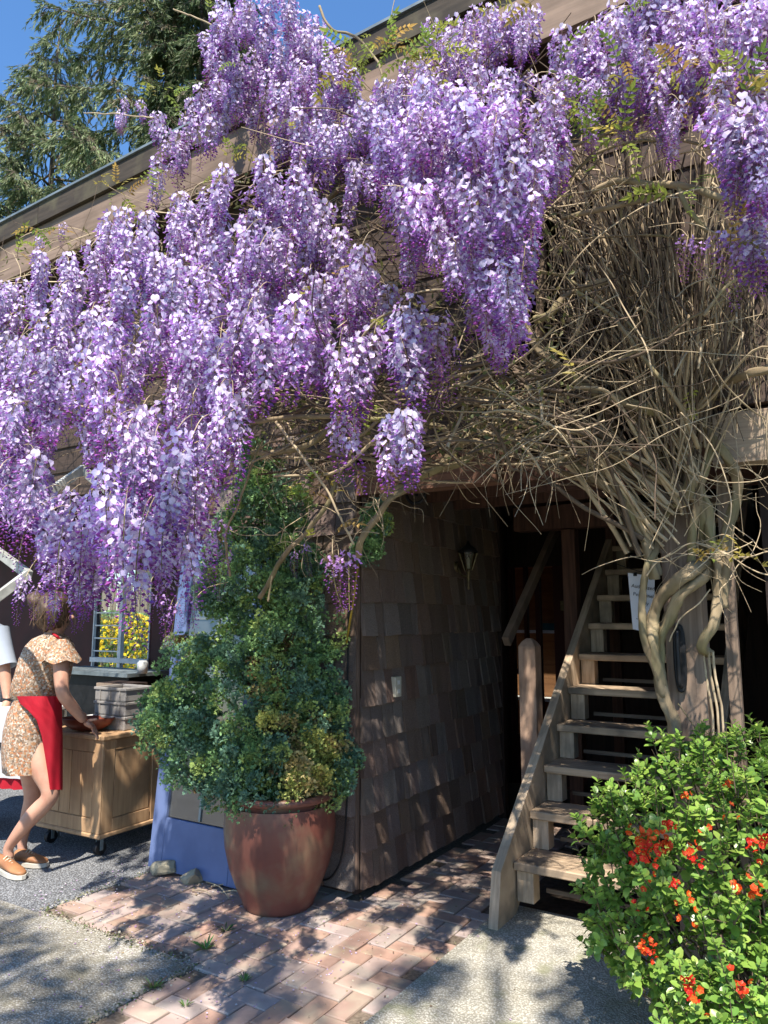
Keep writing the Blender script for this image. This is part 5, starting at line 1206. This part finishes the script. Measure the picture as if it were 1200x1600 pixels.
mb.loft([[sh_c + Vector((math.cos(2*math.pi*j/20)*(.03+.022*k), math.sin(2*math.pi*j/20)*(.03+.022*k), .055-.035*k + .003*k*math.sin(2*math.pi*j/20*5))) for j in range(20)] for k in range(5)], cap=False)
mb.build('flutter_sleeve', mat_floral, wm, smooth=True)
mb = MB(); rows = [(1088,26,96),(1100,32,97),(1110,44,97),(1125,57,97),(1150,65,98),(1180,70,98),(1205,74,98),(1234,78,98)]
def ap(x, y): 
    q = max(-.999, min(.999, (x-57)/43)); return at(x, y, 4.93 - .215*math.sqrt(1-q*q) - .007*math.sin(x*.35 + y*.02) - .018*mnoise.noise(Vector((x*.06, y*.025, 3))))
G_ = [[ap(a + (b-a)*i/14, y) for i in range(15)] for y, a, b in rows]; f_ = [p for r_ in G_ for p in r_]; b_ = [p + Vector((-.004,.01,0)) for p in f_]
fs = [(j*15+i,(j+1)*15+i,(j+1)*15+i+1,j*15+i+1) for j in range(len(rows)-1) for i in range(14)]
mb.add(f_, fs); mb.add(b_, [tuple(reversed(f)) for f in fs])
G2 = [[at(97 + 0*i, y, 4.93 - .0 + .2*i/5) for i in range(-1, 6)] for y in (1092,1130,1180,1230)]; f2 = [p for r_ in G2 for p in r_]; mb.add(f2, [(j*7+i,(j+1)*7+i,(j+1)*7+i+1,j*7+i+1) for j in range(3) for i in range(6)])
mb.build('apron', mat_red, wm, smooth=True)
mb = MB(); mb.tube([A(82,990,4.86), A(90,995,4.84), A(96,1003,4.86)], .008, 6); mb.build('apron_strap', mat_red, wm)
def hair(parent, c, rx, ry, rz, colr, bun=None, seed=1, cut=None):
    m = M('hair_%d' % seed, colr, tuple(x*.35 for x in colr), .5, 6, (9,9,1.2), bump=.8, dist=.01)
    bm = bmesh.new(); bmesh.ops.create_icosphere(bm, subdivisions=4, radius=1)
    for v in bm.verts:
        n = mnoise.noise(Vector((v.co.x*4, v.co.y*4, v.co.z*1.4 + seed)))*.14 + mnoise.noise(Vector((v.co.x*12, v.co.y*12, v.co.z*3)))*.06; v.co *= 1 + n
        v.co = Vector((v.co.x*rx, v.co.y*ry, v.co.z*rz)) + c
    if bun:
        r_ = bmesh.ops.create_icosphere(bm, subdivisions=3, radius=bun[1])
        for v in r_['verts']: v.co *= 1 + .25*mnoise.noise(v.co*25); v.co += bun[0]
    me = bpy.data.meshes.new('hair'); bm.to_mesh(me); bm.free(); me.polygons.foreach_set('use_smooth', [True]*len(me.polygons)); me.materials.append(m)
    link('hair', bpy.data.meshes['hair'] if False else me, parent, loc=-parent.location)
hair(wm, A(83,955,4.905), .108, .118, .135, (.11,.07,.045), (A(58,938,4.90), .06), 2)
mb = MB(); hc = A(83,955,4.905)
for k in range(260):      # loose strands over the hair
    d = rnd_dir(rnd); p = hc + Vector((d.x*.108, d.y*.118, d.z*.135)); e = (Vector((rnd.gauss(0,.3), rnd.gauss(0,.3), -1)) - d*.2).normalized(); L = rnd.uniform(.03,.09)
    if p.z < hc.z - .07: continue
    mb.tube([p, p + e*L*.5 + d*.010, p + e*L + d*.004], [.0022,.002,.001], 3, cap=False)
mb.build('hair_strands', M('brown_hair_strands', (.22,.14,.08), (.10,.06,.04), .5, 8, bump=0), wm, smooth=True, kind='stuff')
mat_shoe = M('tan_leather', (.36,.17,.075), (.25,.11,.05), .5, 8, bump=.3); mat_sole = M('cream_sole', (.62,.57,.48), rough=.7, bump=.05); mat_lace = M('lace', (.55,.48,.36), rough=.8, bump=0)
def shoe(heel, toe, parent):
    L = (toe - heel).length; f = (toe - heel).normalized(); s = f.cross(Vector((0,0,1))); 
    def sec(t, wd, h, z0=.0, n=16): return [heel + f*L*t + s*(wd*math.cos(2*math.pi*j/n)) + Vector((0,0, z0 + h*max(-.05, .5+.5*math.sin(2*math.pi*j/n)))) for j in range(n)]
    mb = MB(); mb.loft([sec(.02,.022,.062,.02), sec(.10,.032,.070,.02), sec(.25,.034,.072,.02), sec(.42,.037,.066,.02), sec(.6,.043,.048,.02), sec(.8,.043,.034,.02), sec(.94,.031,.026,.02), sec(1.0,.010,.02,.02)]); o = mb.build('shoe', mat_shoe, parent, smooth=True)
    mb = MB(); mb.loft([[heel + f*L*t + s*wd*q + Vector((0,0,z)) for q, z in ((-1,.0),(1,.0),(1.02,.024),(-1.02,.024))] for t, wd in ((-.02,.02),(.06,.036),(.25,.038),(.5,.045),(.75,.050),(.93,.038),(1.02,.012))]); mb.build('sole', mat_sole, o)
    mb = MB()
    for k in range(5): t = .40 + k*.065; z = .090 - k*.009; mb.tube([heel + f*L*t - s*.022 + Vector((0,0,z-.010)), heel + f*L*t + Vector((0,0,z+.004)), heel + f*L*t + s*.022 + Vector((0,0,z-.010))], .0045, 4)
    mb.build('lace', mat_lace, o)
shoe(gpt(-8,1356), gpt(36,1374), wm); shoe(gpt(22,1350), gpt(73,1354), wm)
# second person at the left edge
p2 = thing('person', 'person in a pale grey T-shirt with a dark wristband, cut off by the left edge', 'person', Vector((-3.15, 5.75, 0)))
Y2 = 5.75
B = lambda px, py, Y=Y2: at(px, py, Y)
hipz = B(-38,1160).z
vb = [(B(-38,1150),.13),(B(-36,1090),.13),(B(-32,1020),.15),(B(-30,975),.08),(B(-29,955),.055),(B(-27,932),.09),(B(-26,912),.088),
 (B(-2,995,5.6),.06),(B(8,1055,5.55),.045),(B(12,1095,5.5),.030),(B(4,1112,5.42),.026),(B(-60,998,5.9),.06),(B(-66,1060,5.85),.045),(B(-50,1110,5.7),.028),
 (B(-28,1165),.09),(Vector((B(-28,1165).x, 5.7, .50)),.062),(Vector((B(-28,1165).x, 5.78, .10)),.04),(B(-48,1165),.09),(Vector((B(-50,1165).x, 5.78, .50)),.062),(Vector((B(-50,1165).x, 5.85, .10)),.04)]
mb = MB(); addmesh(mb, skin(vb, [(0,1),(1,2),(2,3),(3,4),(4,5),(5,6),(2,7),(7,8),(8,9),(9,10),(2,11),(11,12),(12,13),(0,14),(14,15),(15,16),(0,17),(17,18),(18,19)]))
hand(mb, B(4,1112,5.42), None, B(-8,1122,5.3), Vector((0,.5,.8)).normalized(), Vector((-.2,-.3,-.9)).normalized(), Vector((-.5,-.7,.3)).normalized())
mb.build('body', mat_skin, p2, smooth=True)
mat_tee = M('pale_grey_cotton', (.36,.40,.46), (.30,.34,.40), .85, 5, bump=.3, dist=.01); mat_jean = M('dark_denim', (.03,.04,.07), rough=.85)
mb = MB(); mb.loft(rings([(-30,968,13,.09),(-31,978,34,.15),(-32,1000,40,.19),(-34,1050,38,.18),(-36,1100,37,.18),(-38,1150,37,.18)], Y2, fold=.04), cap=False)
c0_, c1_ = B(-4,985,5.62), B(9,1042,5.56); mb.tube(smooth_path([c0_, c0_.lerp(c1_,.5), c1_],3), [.085,.083,.080,.078,.078,.078,.08], 14, cap=False); mb.build('t_shirt', mat_tee, p2, smooth=True)
for x in (-28, -49):
    q = B(x,1160); mb = MB(); mb.tube([Vector((q.x,5.75,.82)), Vector((q.x,5.72,.5)), Vector((q.x,5.8,.09))], [.115,.085,.065], 14); mb.build('trouser_leg', mat_jean, p2, smooth=True)
    shoe(Vector((q.x-.03,5.9,.0)), Vector((q.x+.05,5.64,.0)), p2)
mb = MB(); q = B(12,1093,5.5); mb.lathe(q, [(.034,-.012),(.037,-.008),(.037,.008),(.034,.012)], 16); mb.build('wristband', mat_black, p2)
hair(p2, B(-29,906,5.78), .098, .105, .10, (.06,.04,.03), None, 5)
# table with a printed white cloth and a red cloth
mt = thing('market_table', 'table in a white cloth with black script, red cloth below, at the left edge', 'table', Vector((-3.0, 5.35, 0)))
q0 = at(-95,1108,5.3); q1 = at(44,1128,5.12); q1.z = q0.z
top = q0.z; dq = (q1 - q0); dq.z = 0; nq = Vector((-dq.y, dq.x, 0)).normalized()
def curtain(z0, z1, off, mat, name, fold, a=0, b=1):
    mb = MB(); n = 40; P = []
    for z in (z1, (z0+z1)/2, z0): P += [Vector((*(q0 + dq*(a+(b-a)*i/n) - nq*(off + fold*math.sin(i*1.3)*(z1-z)/(z1-z0))).xy, z)) for i in range(n+1)]
    mb.add(P, [(j*(n+1)+i,(j+1)*(n+1)+i,(j+1)*(n+1)+i+1,j*(n+1)+i+1) for j in range(2) for i in range(n)]); mb.build(name, mat, mt, smooth=True)
zr = at(20,1213,5.2).z
curtain(zr, top, .01, M('white_cloth', (.5,.5,.52), (.45,.45,.47), .9, 4, bump=.2), 'white_cloth', .004, 0, .98); curtain(max(.02, at(20,1226,5.2).z - .02), top-.02, -.01, mat_red, 'red_cloth', .012, 0, 1.02)
mb = MB(); a_, b_ = q0, q1; mb.add([a_ + Vector((0,0,.002)), b_ + Vector((0,0,.002)), b_ + nq*.45, a_ + nq*.45, a_ - Vector((0,0,.02)), b_ - Vector((0,0,.02)), b_ + nq*.45 - Vector((0,0,.02)), a_ + nq*.45 - Vector((0,0,.02))], [(0,1,2,3),(7,6,5,4),(0,4,5,1),(1,5,6,2),(2,6,7,3),(3,7,4,0)]); mb.build('table_top', mat_white, mt)
for f in (.05,.95): p = q0 + dq*f + nq*.4; mb = MB(); mb.box((p.x-.02,p.y-.02,0),(p.x+.02,p.y+.02,top-.03)); mb.build('leg', mat_metal, mt)
me = textmesh('ai', .13, .5); me.materials.clear(); me.materials.append(mat_ink); o = link('lettering', me, mt)
c = q0 + dq*((at(4,1170,5.2).x - q0.x)/dq.x) - nq*.02; c.z = at(4,1172,5.2).z; x = dq.normalized(); z = -nq
o.matrix_local = Matrix.Translation(-mt.location) @ Matrix.Translation(c) @ Matrix((x, Vector((0,0,1)), z)).transposed().to_4x4()

# ================================================================== tree behind the camera whose branches dapple the paving
mat_tl = leafmat('spring_leaf', trans=.3)
rt = random.Random(21); tb = Vector((-3.0, -4.6, 0)); tt = thing('spring_tree', 'sparse spring tree standing behind the camera, dappling the paving', 'tree', tb)
tm = MB(); tf = MB()
def grow(p, d, L, r, lv):
    n = 5; pts = [p]
    for i in range(n): d = (d + rnd_dir(rt)*.22 + Vector((0,0,.03))).normalized(); p = p + d*L/n; pts.append(p)
    tm.tube(pts, [r*(1-.45*i/n) for i in range(n+1)], 5 if lv > 2 else 8, cap=False)
    if lv == 5 or r < .004:
        for k in range(11):
            q = pts[-1] + rnd_dir(rt)*.17; a = rnd_dir(rt); b = a.orthogonal().normalized(); s = rt.uniform(.03,.06); tf.add([q - a*s, q + b*s*.5, q + a*s, q - b*s*.5], [(0,1,2,3)], (.12,.2,.05))
        return
    for k in range(3 if lv < 4 else 2):
        q = pts[rt.randint(3, n)]; nd = (d + rnd_dir(rt)*.85).normalized(); nd.z = max(nd.z, -.1); grow(q, nd, L*rt.uniform(.62,.82), r*.55, lv+1)
grow(tb, Vector((.15,.15,1)).normalized(), 4.2, .16, 0)
for k in range(7):
    z = 3.8 + k*.75; grow(tb + Vector((.1*k,.1*k,z)), Vector((1, 1.5 - .3*k, .35)).normalized(), 2.9, .055, 2)
for gx, gy, z, rad in ((-1.35,3.2,7.0,.20),(-.95,3.5,7.6,.14),(-1.75,3.55,6.6,.18),(.15,3.4,7.8,.12),(.85,3.2,7.2,.14),(-.45,3.25,8.0,.12),(-2.1,3.9,7.0,.2)):
    c = Vector((gx, gy, 0)) + tosun * (z / tosun.z); s0 = tb + Vector((.3, .3, z - 1.6)); mid = s0.lerp(c, .5) + Vector((0, 0, .3))
    tm.tube(smooth_path([s0, mid, c], 5), [.05 - .0038*i for i in range(11)], 6, cap=False)
    for k in range(int(1700*rad)):
        q = c + rnd_dir(rt) * rad * rt.random()**.5 * 1.9; a = rnd_dir(rt); b = a.orthogonal().normalized(); s = rt.uniform(.03,.055); tf.add([q - a*s, q + b*s*.5, q + a*s, q - b*s*.5], [(0,1,2,3)], (.12,.2,.05))
tm.build('branches', mat_twig_d, tt, smooth=True, kind='stuff'); tf.build('foliage', mat_tl, tt, kind='stuff')
